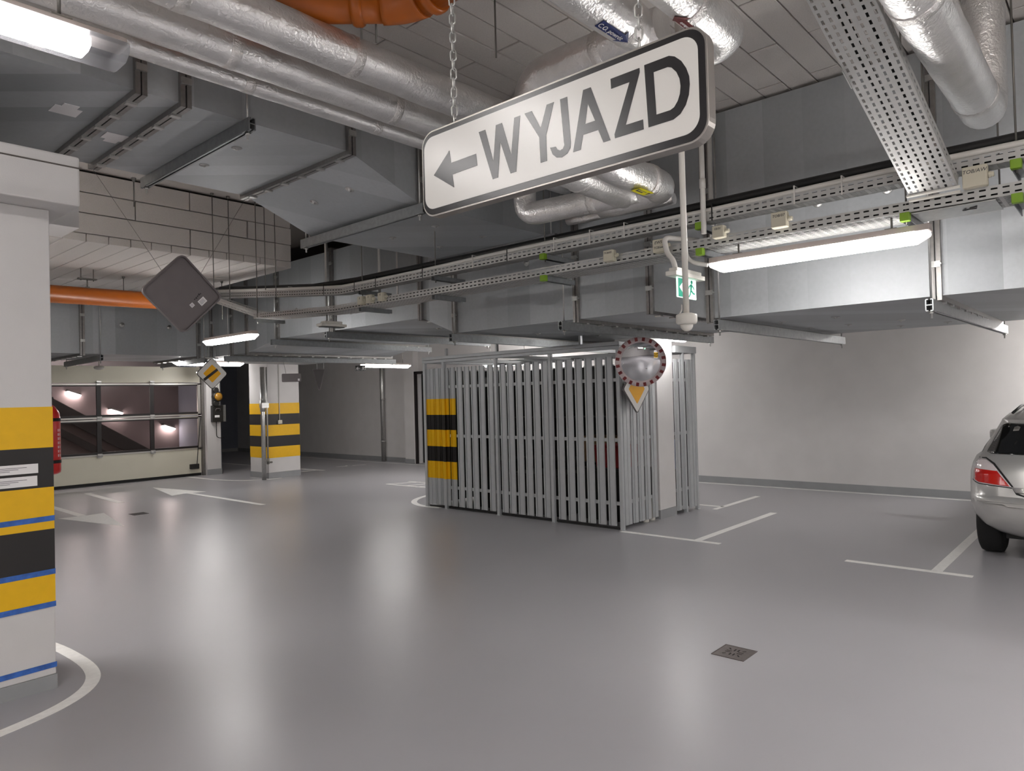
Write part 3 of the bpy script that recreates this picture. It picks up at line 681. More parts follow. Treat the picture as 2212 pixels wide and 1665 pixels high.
G = [7.333, 7.183, 7.039, 6.895, 6.73, 6.568, None, 6.479, 6.358, 6.209, 6.052, 5.91, 5.759, 5.619, None, 5.534, 5.38, 5.23, 5.084, 4.93, 4.78, 4.634]
for a, c in zip(G, G[1:]):
    if a and c and a-c > .1: put('slat', SL, cage, (CX, (a+c)/2, 0))
for x in (7.10, 7.175, 7.32, 7.465, 7.615, 7.78, 8.39, 8.545, 8.72, 8.82): put('slat', SL, cage, (x, 4.57, 0), (0, 0, PI/2))
for k in range(22): put('slat', SL, cage, (8.9, 4.72+.15*k, 0), (0, 0, PI))
for k in range(12): put('slat', SL, cage, (7.1+.15*k, 7.99, 0), (0, 0, -PI/2))
for z in (.307, 1.055, 1.765):
    for nm, q in (('cross_rail', (CX+.018, 4.6, z-.02, CX+.045, 7.97, z+.02)), ('cross_rail', (7.04, 4.588, z-.02, 7.86, 4.61, z+.02)), ('cross_rail', (8.34, 4.588, z-.02, 8.88, 4.61, z+.02)), ('cross_rail', (8.86, 4.6, z-.02, 8.885, 7.97, z+.02)), ('cross_rail', (7.04, 7.95, z-.02, 8.88, 7.972, z+.02))):
        obj(nm, B().box(*q), 'cage_rail', cage)
def post(x, y, h=2.125, s=.022, m='cage_zinc'):
    b = B().box(x-s, y-s, 0, x+s, y+s, h).box(x-s*1.25, y-s*1.6, 0, x+s*1.25, y+s*1.6, .005)
    obj('post', b, m, cage, bevel=.003)
for x, y in ((7.005, 4.565), (6.995, 5.577), (6.995, 6.523), (7.005, 7.985), (8.88, 4.575), (8.88, 7.97), (8.88, 6.3), (8.56, 4.575)): post(x, y)
post(6.99, 7.555, m='cage_striped')
for z0, z1, dx in ((2.125, 2.165, .026), (2.17, 2.215, .03)):
    obj('top_beam', B().box(CX-dx, 4.53, z0, CX+dx, 8.01, z1), 'cage_zinc', cage, bevel=.004)
obj('top_beam', B().box(8.33, 4.545, 2.125, 8.92, 4.60, 2.215), 'cage_zinc', cage, bevel=.004)
obj('top_beam', B().box(7.03, 4.545, 2.125, 7.88, 4.60, 2.215), 'cage_zinc', cage, bevel=.004)
obj('top_beam', B().box(8.86, 4.6, 2.125, 8.91, 8.0, 2.215), 'cage_zinc', cage, bevel=.004)
obj('top_beam', B().box(7.03, 7.96, 2.125, 8.86, 8.01, 2.215), 'cage_zinc', cage, bevel=.004)
obj('floor_rail', B().box(CX+.02, 4.6, 0, CX+.05, 7.97, .02), 'box_dark', cage)
obj('shade_sheet', B().box(8.846, 4.62, .03, 8.855, 7.95, 2.02), 'box_dark', cage)  # dark sheets added at back and left end to keep the interior black
obj('shade_sheet', B().box(7.05, 7.935, .03, 8.84, 7.944, 2.02), 'box_dark', cage)
for y in (5.1, 6.5, 7.5): obj('roof_strut', B().box(6.98, y-.015, 2.215, 7.02, y+.015, 2.32).box(7.03, y-.02, 2.13, 8.86, y+.02, 2.17), 'cage_zinc', cage)
# goods glimpsed in the cage; the black boxes are added to darken its inside
def goods(label, cat, nm, x0, y0, z0, x1, y1, z1, m, lid=True, lm=None):
    t = thing(nm, label, cat, ((x0+x1)/2, (y0+y1)/2, z0))
    obj('body', B().hexa([(x0+.02, y0+.02, z0), (x1-.02, y0+.02, z0), (x1-.02, y1-.02, z0), (x0+.02, y1-.02, z0)], [(x0, y0, z1-.03), (x1, y0, z1-.03), (x1, y1, z1-.03), (x0, y1, z1-.03)]), m, t, bevel=.01)
    obj('lid', B().box(x0-.008, y0-.008, z1-.03, x1+.008, y1+.008, z1), lm or m, t, bevel=.008)
    return t
sh = thing('shelf_unit', 'dark shelf unit glimpsed behind the cage slats', 'shelf', (8.45, 5.9, 0))
for z in (.62, 1.25): obj('shelf', B().box(8.12, 5.3, z, 8.78, 7.3, z+.03), 'box_dark', sh)
for y in (5.32, 6.3, 7.28):
    for x in (8.14, 8.76): obj('upright', B().box(x-.02, y-.02, 0, x+.02, y+.02, 1.9), 'box_dark', sh)
obj('back_panel', B().box(8.78, 5.3, 0, 8.80, 7.3, 1.9), 'box_dark', sh)
goods('dark red crate glimpsed between slats near the front cage corner', 'crate', 'storage_crate', 7.5, 4.84, .66, 7.86, 5.30, .95, 'crate_red')
goods('black low cupboard added under the red crate to darken the cage', 'cupboard', 'cupboard', 7.42, 4.66, 0, 7.88, 5.5, .66, 'box_dark')
goods('black chest added behind the middle slats to darken the cage', 'chest', 'storage_chest', 7.3, 5.7, 0, 7.95, 6.6, .55, 'box_dark')
goods('black trunk added behind the left slats to darken the cage', 'chest', 'storage_chest', 7.35, 6.75, 0, 7.95, 7.4, .7, 'shade_black')
goods('brown carton glimpsed on the lower shelf in the cage', 'carton', 'carton', 8.2, 5.4, .65, 8.7, 6.1, 1.0, 'card')
goods('black carton added on the upper shelf to darken the cage', 'carton', 'carton', 8.2, 6.4, 1.28, 8.7, 7.1, 1.6, 'box_dark')
goods('blue sack glimpsed in the right end of the cage', 'sack', 'sack', 8.42, 4.75, .55, 8.75, 5.15, .95, 'bag_blue')
goods('black box added under the blue sack to darken the cage', 'box', 'storage_box', 8.40, 4.72, 0, 8.78, 5.2, .55, 'box_dark')
for x, y, l in ((7.65, 4.63, 'left'), (7.80, 4.63, 'right')):
    t = thing('water_bottle', 'clear bottle on the cage floor by the white column, %s one' % l, 'bottle', (x, y, 0))
    obj('body', B().lathe([(.04, 0), (.042, .02), (.042, .19), (.035, .23), (.014, .27), (.014, .29)], (x-.01, y+.012, 0)), 'white_plastic', t); obj('cap', B().cyl((x-.01, y+.012, .29), (x-.01, y+.012, .31), .017), 'bag_blue', t)
# ---------------------------------------------------------------- cable trays
def tray(label, P, wd, hh, side=1, sw=.62, pitch=.05, rows=2, bot=8, parent=None, nm='cable_tray', cat='cable tray'):
    # straight stretches through points P; walls stand on both edges, floor is slotted
    t = parent or thing(nm, label, cat, P[0])
    for a, c in zip(P, P[1:]):
        a, c = Vector(a), Vector(c); d = (c-a); L = d.length; d.normalize(); s = Vector((d.y, -d.x, 0)).normalized(); n = s.cross(d)
        if n.z < 0: n = -n
        nx = max(1, int(L/pitch))
        obj('tray_floor', B().perf(lambda u, v: a+d*u+s*(v-wd/2), L, wd, nx, bot, sw, .36), 'tray_zinc', t, solid=.0016)
        for sg in (-1, 1):
            b = B().perf(lambda u, v: a+d*u+s*sg*wd/2+n*v, L, hh, nx, rows, .58, .3)
            o = a+s*sg*(wd/2-.006)+n*hh; b.obox((o+o+d*L)/2, d*L/2, s*.006, n*.0012)
            obj('tray_side', b, 'tray_zinc', t, solid=.0016)
    return t
TX = 4.44
tu = tray('upper perforated cable tray carrying a grey conduit and black cable', [(4.36, -4, 2.715), (4.36, 6.2, 2.715), (4.36, 7.1, 2.80), (4.32, 8.9, 2.98)], .12, .06)
tray('lower perforated cable tray above the long ceiling lamp', [(TX, -4, 2.545), (TX, 6.3, 2.545), (TX, 8.0, 2.625)], .28, .06)
tl_ = bpy.data.objects['cable_tray.001']
obj('cable', B().tube([(TX-.085, y, 2.575+.008*math.sin(y*1.7)) for y in [-4+.4*i for i in range(27)]]+[(TX-.085, 7.2, 2.62), (TX-.085, 7.9, 2.66)], .026, 8).tube([(TX-.02, y, 2.57+.006*math.sin(y*2.3)) for y in [-4+.4*i for i in range(27)]]+[(TX-.02, 7.9, 2.65)], .022, 8), 'cable_black', tl_)['kind'] = 'stuff'  # cables added so the lower tray slots look dark
tray('cable tray leading away to the left under the low slab', [(4.3, 8.85, 3.0), (2.9, 9.5, 2.93), (1.2, 10.2, 2.9)], .2, .06)
obj('conduit', B().tube([(TX-.12, y, 2.79+.006*math.sin(y*2.1)) for y in [-4+.3*i for i in range(35)]]+[(TX-.12, 6.8, 2.85), (TX-.13, 7.4, 2.91), (TX-.16, 8.3, 3.0), (TX-.2, 8.9, 3.06)], .019, 10), 'conduit', tu)
obj('cable', B().tube([(4.375, y, 2.838+.006*math.sin(y*1.3)) for y in [-4+.4*i for i in range(26)]]+[(4.375, 6.8, 2.875), (4.375, 7.4, 2.94), (4.355, 8.3, 3.03), (4.335, 8.9, 3.1)], .03, 10), 'cable_black', tu)
obj('cable', B().tube([(4.345, -4, 2.745), (4.345, 0, 2.748), (4.345, 3, 2.745), (4.345, 6.2, 2.747), (4.345, 7.1, 2.83), (4.31, 8.9, 3.01)], .024, 8), 'cable_black', tu)  # low cable added to darken the upper tray slots
for y in (-.9, .35, .9, 1.25, 1.52, 2.05, 2.72, 3.02, 3.36, 3.85, 4.25, 4.9, 5.6, 5.95, 6.5, 7.2, 7.7):
    z = 2.715 if y < 6.2 else 2.715+.085*(y-6.2)/.9 if y < 7.1 else 2.80+.1*(y-7.1)
    obj('cable_tie', B().box(TX-.144, y-.004, z-.004, TX-.141, y+.004, z+.105).box(TX-.144, y-.004, z+.105, TX-.09, y+.004, z+.108), 'cable_black' if int(y*10) % 3 else 'conduit', tu)
# brackets with green end caps
def bracket(label, y, z, cap=True, top=3.92, rod_=True):
    t = thing('tray_bracket', label, 'tray bracket', (TX-.16, y, z), 'cantilever brackets under the cable trays')
    b = B(); x0, x1 = TX-.15, TX+.24
    for sg in (-1, 1): b.box(x0, y+sg*.02-.002, z-.04, x1, y+sg*.02+.002, z)
    b.box(x0, y-.02, z-.004, x1, y+.02, z)
    obj('arm', b, 'rail_zinc', t)
    if cap: obj('end_cap', B().box(x0-.012, y-.024, z-.044, x0+.03, y+.024, z+.003), 'green_cap', t, bevel=.003)
    if rod_: obj('threaded_rod', B().cyl((x0+.035, y, z-.06), (x0+.035, y, top), .005, 8), 'rod_steel', t)
    return t
for y, n_, cp in ((.43, 'right of the inclined tray', 1), (2.14, 'behind the white detector pole', 1), (3.47, 'below the foil pipes', 1), (4.75, 'left of the foil pipes', 0), (5.85, 'by the leftmost junction boxes', 0)):
    bracket('upper tray bracket '+n_, y, 2.712, cp)
    bracket('lower tray bracket '+n_, y, 2.541, cp, rod_=False)
bracket('lower tray bracket at the lit lamp end near the inclined tray', .93, 2.541, 1)
bracket('lower tray bracket at the far left end of the tray', 7.95, 2.62, 0)
# inclined tray
dv = Vector((.92225, -.04673, -.38375)); sv = Vector((dv.y, -dv.x, 0)).normalized(); nv = sv.cross(dv); nv = nv if nv.z > 0 else -nv
ctr = Vector((4.245, .785, 2.625))
it = thing('cable_tray', 'wide perforated cable tray sloping down from the ceiling at upper right', 'cable tray', ctr)
st_ = ctr-dv*3.05; LL = 3.05; W2 = .225
obj('tray_floor', B().perf(lambda u, v: st_+dv*u+sv*(v-W2/2), LL, W2, 72, 7, .58, .34), 'tray_zinc', it, solid=.0016)
for sg in (-1, 1): obj('tray_side', B().perf(lambda u, v: st_+dv*u+sv*sg*W2/2+nv*v, LL, .055, 72, 1, .5, .2), 'tray_zinc', it, solid=.0016)
for k, l in ((0, .125), (.03, .12)):
    c = ctr+dv*(k-.0)-nv*(.008+k*.3); obj('end_strip', B().obox(c, dv*.006, sv*l, nv*.005), 'white_plastic', it)
obj('joint_plate', B().obox(ctr-dv*.95-sv*W2/2*1.01+nv*.02, dv*.06, sv*.002, nv*.03), 'tray_zinc', it)
obj('cable_bundle', B().tube([st_+dv*(LL*i/12)+sv*.05+nv*(.03+.008*math.sin(i*2)) for i in range(13)], .022, 8).tube([st_+dv*(LL*i/12)-sv*.03+nv*(.028+.006*math.sin(i*3)) for i in range(13)], .018, 8), 'cable_black', it)
# white plate on the lower tray with a felt pen mark
t = thing('cover_plate', 'plain metal cover plate below the tray at the inclined tray foot', 'plate', (TX, .7, 2.53))
obj('plate', B().box(TX-.14, .52, 2.532, TX+.13, .90, 2.537), 'steel', t)
obj('pen_mark', B().tube([(TX-.06, .66, 2.531), (TX-.02, .68, 2.531), (TX-.02, .62, 2.531), (TX-.07, .61, 2.531), (TX-.05, .645, 2.531)], .004, 5), 'ink', t)
# left inclined ladder between trays
lp, lq = Vector((TX, 8.02, 2.64)), Vector((3.9, 9.2, 3.1))
tray('dark sloping cable tray behind the hanging square sign', [lp, lq], .26, .07)
# junction boxes
def jbox(label, y, z, s, words, x=TX-.165):
    t = thing('junction_box', label, 'junction box', (x, y, z), 'junction boxes on the lower cable tray')
    obj('body', B().box(x-.022, y-s, z-s, x+.022, y+s, z+s), 'cream_plastic', t, bevel=.008)
    obj('lid', B().box(x-.03, y-s*.96, z-s*.96, x-.022, y+s*.96, z+s*.96), 'cream_plastic', t, bevel=.005)
    obj('cable_gland', B().cyl((x, y-s-.025, z), (x, y-s, z), .013, 10).cyl((x, y-s-.012, z), (x, y-s, z), .017, 6), 'cream_plastic', t)
    for q, s_ in enumerate(words): text('handwriting', s_, 'ink', t, (x-.0305, y, z+s*.45-q*s*.75), (0, -1, 0), (0, 0, 1), s*(.62 if len(s_) < 5 else .48), shear=.2)
    return t
jbox('junction box with pen writing hanging right of the inclined tray foot', .60, 2.66, .055, ['TOB/AW'])
jbox('junction box above the middle of the long ceiling lamp', 1.60, 2.625, .048, ['TOB/07'])
jbox('junction box tilted above the left end of the long lamp', 1.99, 2.62, .04, ['EB/01'])
jbox('junction box marked EW5 left of the white detector pole', 2.42, 2.60, .046, ['EW5', 'TCB/aw'])
jbox('junction box with pen writing left of the EW5 box', 2.83, 2.595, .042, ['TOB/05'])
for y, l in ((5.47, 'first'), (5.66, 'second'), (5.80, 'third')): jbox('small junction box at the left tray stretch, %s from the right' % l, y, 2.60, .042, ['E'], TX-.16)
for y in (1.30, 1.38, 1.46): pass
# ---------------------------------------------------------------- lamps
def lamp(label, p, axis, L, nm='ceiling_lamp', h=1.0, hang=None, wd=.055, split=False, m='tube'):
    # p = centre of the underside of the diffuser
    t = thing(nm, label, 'lamp', p, 'fluorescent ceiling lamps')
    A = Vector((1, 0, 0)) if axis == 'X' else Vector((0, 1, 0)); S = Vector((0, 1, 0)) if axis == 'X' else Vector((1, 0, 0)); Z = Vector((0, 0, 1)); p = Vector(p)
    f = lambda u, v, w_: p+A*w_+S*u+Z*v
    a = wd; hw_ = .45 if split else .84
    obj('housing', B().prism([(-a*hw_, .0625), (a*hw_, .0625), (a*hw_*.7, .10), (-a*hw_*.7, .10)], f, -L/2, L/2), 'lamp_grey', t, bevel=.004)
    e = .07 if not split else .12
    pr_ = [(-a*.86, .062), (-a, .05), (-a*.95, .022), (-a*.6, .002), (a*.6, .002), (a*.95, .022), (a, .05), (a*.86, .062)]
    if split:
        obj('tube', B().prism([(-a*.46, .060), (-a*.66, .046), (-a*.66, .02), (-a*.4, .010), (a*.4, .010), (a*.66, .02), (a*.66, .046), (a*.46, .060)], f, -L/2+e, L/2-e), 'tube', t, bevel=.004)
        obj('diffuser', B().prism(pr_, f, -L/2+.01, L/2-.01), 'cover', t, bevel=.012)
        for k in (-.2, .08, .3): obj('clip', B().prism([(a*.98, .03), (a*1.12, .03), (a*1.12, .07), (a*.98, .07)], f, L/2*k+.2, L/2*k+.24), 'white_plastic', t)
    else:
        obj('diffuser', B().prism(pr_, f, -L/2+e, L/2-e), m, t)
        for sg in (-1, 1):
            b = B()
            x0, x1 = sg*(L/2-e), sg*(L/2-.008)
            q0 = [f(u, v, x0) for u, v in pr_]; q1 = [f(u*.96, .062-(.062-v)*(.45 if v < .03 else .8), x1) for u, v in pr_]
            va = [b.m.verts.new(q) for q in q0]; vb = [b.m.verts.new(q) for q in q1]
            b.m.faces.new(vb)
            for i in range(len(va)): j = (i+1) % len(va); b.m.faces.new((va[i], va[j], vb[j], vb[i]))
            obj('end_cap', b, 'tube_soft', t)
    if hang:
        for sg in (-.35, .35):
            q = p+A*L*sg; obj('hanger', B().cyl(q+Z*.095, q+Z*(hang-p.z), .006, 8).box(q.x-.03, q.y-.03, p.z+.099, q.x+.03, q.y+.03, p.z+.104), 'rod_steel', t)
    return t
lamp('long lit ceiling lamp hanging below the cable trays at right', (4.35, 1.455, 2.375), 'Y', 1.27, hang=2.54)
lamp('bright ceiling lamp close to the viewer at the upper left corner', (.28, 2.58, 2.76), 'X', 1.30, hang=3.88, wd=.092, split=True)
lamp('lit lamp hanging behind the square sign in the left background', (4.2, 8.42, 2.36), 'Y', 1.27, hang=2.62)
lamp('lit lamp above the yellow and white sign at the gate', (5.83, 12.45, 2.29), 'X', 1.27, hang=2.39)
lamp('short lit lamp near the middle column behind the yellow sign', (7.0, 15.0, 2.26), 'Y', 1.0, hang=3.88)
lamp('lit lamp beside the black exit pictogram left of the cage', (9.25, 11.75, 2.27), 'X', 1.27, hang=3.88)
lamp('lamp above the round traffic mirror by the cage column', (7.95, 4.36, 2.24), 'X', .7, hang=2.31, wd=.04)
lamp('unseen fill lamp added behind the viewer, nearest row', (.4, -2.2, 2.9), 'Y', 1.57, hang=3.88, wd=.08, m='tube_fill')  # unseen lamp added to fill the room with light
lamp('unseen lamp added left of the viewer for glare on the sign', (-.43, 2.77, 3.28), 'X', 1.27, hang=3.88)  # added out of frame so its reflection glares on the lane sign
lamp('unseen fill lamp added under the cable trays right of the viewer', (4.35, -2.2, 2.375), 'Y', 1.57, hang=2.54, wd=.08, m='tube_fill')  # added out of frame as fill light
lamp('unseen fill lamp added right of the silver car', (10.5, -.4, 2.6), 'Y', 1.57, hang=3.88, wd=.08, m='tube_fill')  # added out of frame to brighten the right wall and car
lamp('unseen fill lamp added over the ramp beyond the gate', (4.6, 16.75, 3.9), 'X', 1.57, hang=4.6, wd=.08, m='tube_fill')  # added out of view to lift the dark ramp
lamp('unseen fill lamp added far behind the viewer', (-2.2, -1, 2.9), 'Y', 1.57, hang=3.88, wd=.08, m='tube_fill')  # another unseen lamp added for fill
lamp('unseen fill lamp added behind the left striped column', (.1, 6.7, 2.50), 'X', 1.57, hang=3.88, wd=.07, m='tube_fill')  # added out of view to light the low slab and its face
lamp('fill lamp added far behind the cage', (10.2, 9.2, 2.2), 'Y', 1.27, hang=3.88, m='tube_fill')  # added behind the cage as fill light
lamp('fill lamp added between cage and right wall', (10.0, 6.4, 2.45), 'Y', 1.27, hang=3.88)  # added behind the duct to brighten the wall by the cage
# lamp flex for the long lamp
t = thing('flexible_conduit', 'white flexible conduit feeding the long ceiling lamp', 'conduit', (4.3, 2.2, 2.55))
obj('hose', B().tube(path([(4.30, 2.24, 2.60), (4.29, 2.24, 2.47), (4.32, 2.10, 2.43)], .08), .014, 8), 'conduit', t)
t = thing('flexible_conduit', 'white bent conduit dropping to the green exit sign', 'conduit', (4.3, 2.3, 2.6))
obj('hose', B().tube(path([(4.40, 2.2, 2.62), (4.22, 2.36, 2.64), (4.22, 2.34, 2.53), (4.20, 2.28, 2.47), (4.20, 2.27, 2.40)], .04), .018, 8), 'conduit', t)
# vertical white conduits down the duct and trays
for x, y, z0, z1, r, l in ((4.28, 2.10, 2.63, 3.9, .017, 'white conduit right of the detector pole running up to the ceiling'), (5.36, 2.56, 2.80, 3.9, .02, 'white conduit along the tall duct flange right of the sign'), (4.6, 6.9, 2.6, 3.9, .013, 'white conduit at left, first of three left of the duct'), (4.62, 5.95, 2.6, 3.9, .014, 'white conduit at left, second of three left of the duct'), (5.35, 6.55, 2.8, 3.92, .012, 'white conduit at left, third of three left of the duct'), (5.36, .35, 2.8, 3.9, .012, 'thin white conduit on the duct behind the upper right pipe')):
    t = thing('conduit', l, 'conduit', (x, y, z0)); obj('tube', B().cyl((x, y, z0), (x, y, z1), r, 10), 'conduit', t); obj('coupling', B().cyl((x, y, z0+.3), (x, y, z0+.36), r*1.2, 10), 'conduit', t)
# hanger rods seen against ceiling and slab
for x, y, z0, z1, l in ((2.90, 2.64, 3.5, 3.9, 'rod left of the sign ending above the thick pipe'), (2.25, 3.0, 3.5, 3.9, 'left rod of the pair below the orange elbow'), (2.33, 2.98, 3.5, 3.9, 'right rod of the pair below the orange elbow'), (3.25, 2.05, 3.1, 3.9, 'rod in front of the branch pipe above the sign'),
    (3.93, 8.8, 2.95, 3.2, 'rod at the top of the sloping tray, left one'), (4.35, 8.9, 2.7, 3.2, 'rod at the top of the sloping tray, right one'), (3.3, 9.3, 2.98, 3.2, 'rod above the tray under the slab, left of square sign'), (3.57, 7.49, 2.75, 3.9, 'long rod before the slab face, leftmost'), (3.75, 7.49, 2.75, 3.9, 'long rod before the slab face, second from left'),
    (3.75, 6.9, 2.5, 3.9, 'long rod before the slab face, third from left'), (3.85, 6.9, 2.8, 3.9, 'long rod before the slab face, fourth from left'), (3.97, 6.9, 2.6, 3.9, 'long rod before the slab face, rightmost'), (2.1, 5.68, 3.12, 3.34, 'short rod hanging from the plain duct rail'), (4.72, .55, 2.7, 3.88, 'rod behind the bend of the upper right pipe'), (3.9, .75, 3.0, 3.88, 'rod between inclined tray and upper right pipe')):
    rod(x, y, z0, z1, l)
# ---------------------------------------------------------------- hanging exit-lane sign
sg = thing('lane_sign', 'white hanging sign with black arrow and the word WYJAZD', 'sign', (1.605, 1.28, 2.21))
f = lambda u, v, w_: (1.59+w_, u, v)
obj('box', B().prism(rrect(.757, 2.209, 1.80, 2.498, .055, 8), f, .0, .036), 'sign_rim', sg, bevel=.004)
obj('border', B().prism(rrect(.763, 2.215, 1.795, 2.492, .05, 8), f, -.0012, 0), 'sign_black', sg)
obj('face', B().prism(rrect(.781, 2.234, 1.786, 2.476, .042, 8), f, -.0022, -.0012), 'sign_white', sg)
G_ = {'arrow': [(1.7402, 2.3448), (1.6622, 2.4088), (1.6561, 2.3664), (1.5412, 2.3678), (1.5374, 2.3294), (1.6504, 2.3272), (1.6444, 2.2836)],
'W': [(1.5271, 2.4323), (1.4989, 2.4323), (1.4676, 2.3251), (1.4536, 2.434), (1.4284, 2.434), (1.3939, 2.328), (1.3783, 2.4355), (1.3546, 2.4355), (1.3761, 2.2725), (1.3987, 2.2725), (1.4366, 2.3778), (1.45, 2.2715), (1.4725, 2.2715)],
'Y': [(1.3371, 2.4357), (1.3095, 2.4357), (1.2777, 2.3761), (1.253, 2.4377), (1.2263, 2.4377), (1.258, 2.3506), (1.2573, 2.276), (1.2812, 2.276), (1.2836, 2.3509)],
'J': [(1.2044, 2.4384), (1.1791, 2.4384), (1.1705, 2.3071), (1.1725, 2.2926), (1.184, 2.2786), (1.2031, 2.2727), (1.2221, 2.2771), (1.2362, 2.2896), (1.2446, 2.311), (1.2242, 2.3088), (1.2181, 2.2991), (1.2087, 2.2942), (1.1991, 2.2965), (1.1931, 2.3054), (1.1946, 2.3159)],
'A': [(1.1237, 2.44), (1.0982, 2.44), (1.0389, 2.2787), (1.0618, 2.2787), (1.0774, 2.3167), (1.1276, 2.3167), (1.1374, 2.2777), (1.1634, 2.2777)],
'Z': [(1.0335, 2.442), (.9441, 2.442), (.9437, 2.4312), (.9906, 2.306), (.938, 2.306), (.9367, 2.28), (1.0248, 2.28), (1.0258, 2.2907), (.9751, 2.415), (1.0324, 2.415)],
'D': [(.93, 2.4443), (.8589, 2.4443), (.843, 2.4373), (.8252, 2.4201), (.8126, 2.3981), (.8053, 2.3759), (.8043, 2.3557), (.8076, 2.3303), (.8167, 2.3076), (.8319, 2.2899), (.8518, 2.2812), (.9226, 2.2812)]}
H_ = {'A': [[(1.1092, 2.3979), (1.0867, 2.3447), (1.12, 2.3447)]], 'D': [[(.9035, 2.4175), (.8635, 2.4175), (.8525, 2.4125), (.8394, 2.397), (.8314, 2.3777), (.8291, 2.3591), (.8315, 2.3398), (.8381, 2.324), (.8484, 2.3114), (.8597, 2.3072), (.8989, 2.3072)]]}
for k, q in G_.items(): obj('arrow' if k == 'arrow' else 'letter', B().prism(q, f, -.0032, -.0022, H_.get(k, ())), 'sign_black', sg)
def torus_link(L, r, wr):
    b = B(); pts = []
    for i in range(12):
        a = 2*PI*i/12; x, z = r*math.cos(a), r*math.sin(a)+(L/2-r)*(1 if math.sin(a) >= 0 else -1)
        pts.append(Vector((x, 0, z)))
    rings = []
    for i, p in enumerate(pts):
        t = (pts[(i+1) % 12]-pts[i-1]).normalized(); u = Vector((0, 1, 0)); v = t.cross(u)
        rings.append([b.m.verts.new(p+wr*(math.cos(2*PI*k/6)*u+math.sin(2*PI*k/6)*v)) for k in range(6)])
    for i in range(12):
        A_, B_ = rings[i], rings[(i+1) % 12]
        for k in range(6): fc = b.m.faces.new((A_[k], A_[(k+1) % 6], B_[(k+1) % 6], B_[k])); fc.smooth = True
    bmesh.ops.recalc_face_normals(b.m, faces=b.m.faces)
    me = bpy.data.meshes.new('link'); b.m.to_mesh(me); b.m.free(); me.materials.append(M['steel']); return me
lk = torus_link(.037, .0095, .0028)
for y, l in ((1.655, 'steel link chain holding the left end of the hanging sign'), (.955, 'steel link chain holding the right end of the hanging sign')):
    t = thing('chain', l, 'chain', (1.608, y, 2.498), 'chains of the hanging sign')
    z = 2.512; k = 0
    while z < 3.9: put('link', lk, t, (1.608, y, z), (0, .0, (PI/2 if k % 2 else 0)+.5)); z += .0305; k += 1
    obj('hook', B().cyl((1.608, y, 3.86), (1.608, y, 3.93), .006, 8).cyl((1.608, y, 2.49), (1.608, y, 2.515), .004, 8), 'steel', t)
# ---------------------------------------------------------------- square signs
def diamond(t, c, h, face, back, thick=.012, inner=None, bar_=False, ax='Y', sgn=-1, rad=.04):
    # square sign on its corner; plane normal along Y; printed side towards sgn
    s2 = math.sqrt(.5); c = Vector(c)
    def f(u, v, w_): return Vector((c.x+(u-v)*s2, c.y+sgn*w_, c.z+(u+v)*s2))
    e = h*s2
    obj('plate', B().prism(rrect(-e, -e, e, e, rad, 6), f, -thick, 0), back, t, bevel=.003)
    if face:
        obj('border', B().prism(rrect(-e*.985, -e*.985, e*.985, e*.985, rad*.9, 6), f, 0, .001), 'sign_black', t)
        obj('white_face', B().prism(rrect(-e*.95, -e*.95, e*.95, e*.95, rad*.8, 6), f, .001, .002), 'sign_white', t)
        obj('yellow_square', B().prism(rrect(-e*inner, -e*inner, e*inner, e*inner, rad*.3, 4), f, .002, .003), 'sign_yellow', t)
    return f
t = thing('road_sign', 'large square road sign seen from its grey back, hung by a corner', 'sign', (2.27, 5.2, 2.42))
f = diamond(t, (2.26, 5.24, 2.418), .30, False, 'sign_back', rad=.045)
e = .30*math.sqrt(.5)
obj('rim', B().prism(rrect(-e, -e, e, e, .045, 6), f, 0, .02, [rrect(-e+.012, -e+.012, e-.012, e-.012, .034, 6)[::-1]]), 'sign_back', t, bevel=.003)
def onback(u, v): p = f(u, v, .0015); return p
s2 = math.sqrt(.5)
for u0, v0, hu, hv in ((.075, -.135, .030, .022), (-.005, -.105, .015, .014)):
    obj('sticker', B().prism([(u0-hu, v0-hv), (u0+hu, v0-hv), (u0+hu, v0+hv), (u0-hu, v0+hv)], f, .0005, .0015), 'paper', t)
    b = B()
    for k in range(4): b.prism([(u0-hu*.8, v0+hv*(.6-.35*k)), (u0+hu*.7, v0+hv*(.6-.35*k)), (u0+hu*.7, v0+hv*(.5-.35*k)), (u0-hu*.8, v0+hv*(.5-.35*k))], f, .0015, .0018)
    obj('print', b, 'ink', t)
b = B()
for k, (u0, v0, hu, hv) in enumerate(((.075, -.085, .007, .004), (.092, -.083, .006, .007), (.058, -.088, .005, .006), (.042, -.087, .007, .003), (.105, -.086, .004, .004))): b.prism([(u0-hu, v0-hv), (u0+hu, v0-hv), (u0+hu, v0+hv), (u0-hu, v0+hv)], f, .0005, .001)
obj('logo_print', b, 'black_paint', t)
obj('hanging_wire', B().cyl((2.13, 5.25, 2.56), (1.83, 5.70, 3.345), .0016, 5).cyl((2.39, 5.25, 2.56), (3.0, 5.70, 3.345), .0016, 5), 'rod_steel', t)
t = thing('road_sign', 'square end of priority road sign with black bar near the gate', 'sign', (5.36, 11.36, 2.1))
f = diamond(t, (5.36, 11.36, 2.105), .268, True, 'sign_back', inner=.56, rad=.05)
e = .268*s2
obj('black_bar', B().prism([(-e*.93, -.022), (e*.60, -.022), (e*.60, .022), (-e*.93, .022)], lambda u, v, w_: Vector((5.36+u*.79-v*.6, 11.36-w_, 2.105+u*.60+v*.8)), .003, .004), 'black_paint', t)
obj('hanger', B().cyl((5.30, 11.37, 2.28), (5.30, 11.37, 2.62), .006, 8).cyl((5.42, 11.37, 2.28), (5.42, 11.37, 2.62), .006, 8).box(5.25, 11.36, 2.35, 5.47, 11.38, 2.37), 'steel', t)
t = thing('road_sign', 'yellow and white priority road sign below the round mirror', 'sign', (7.19, 4.44, 1.65))
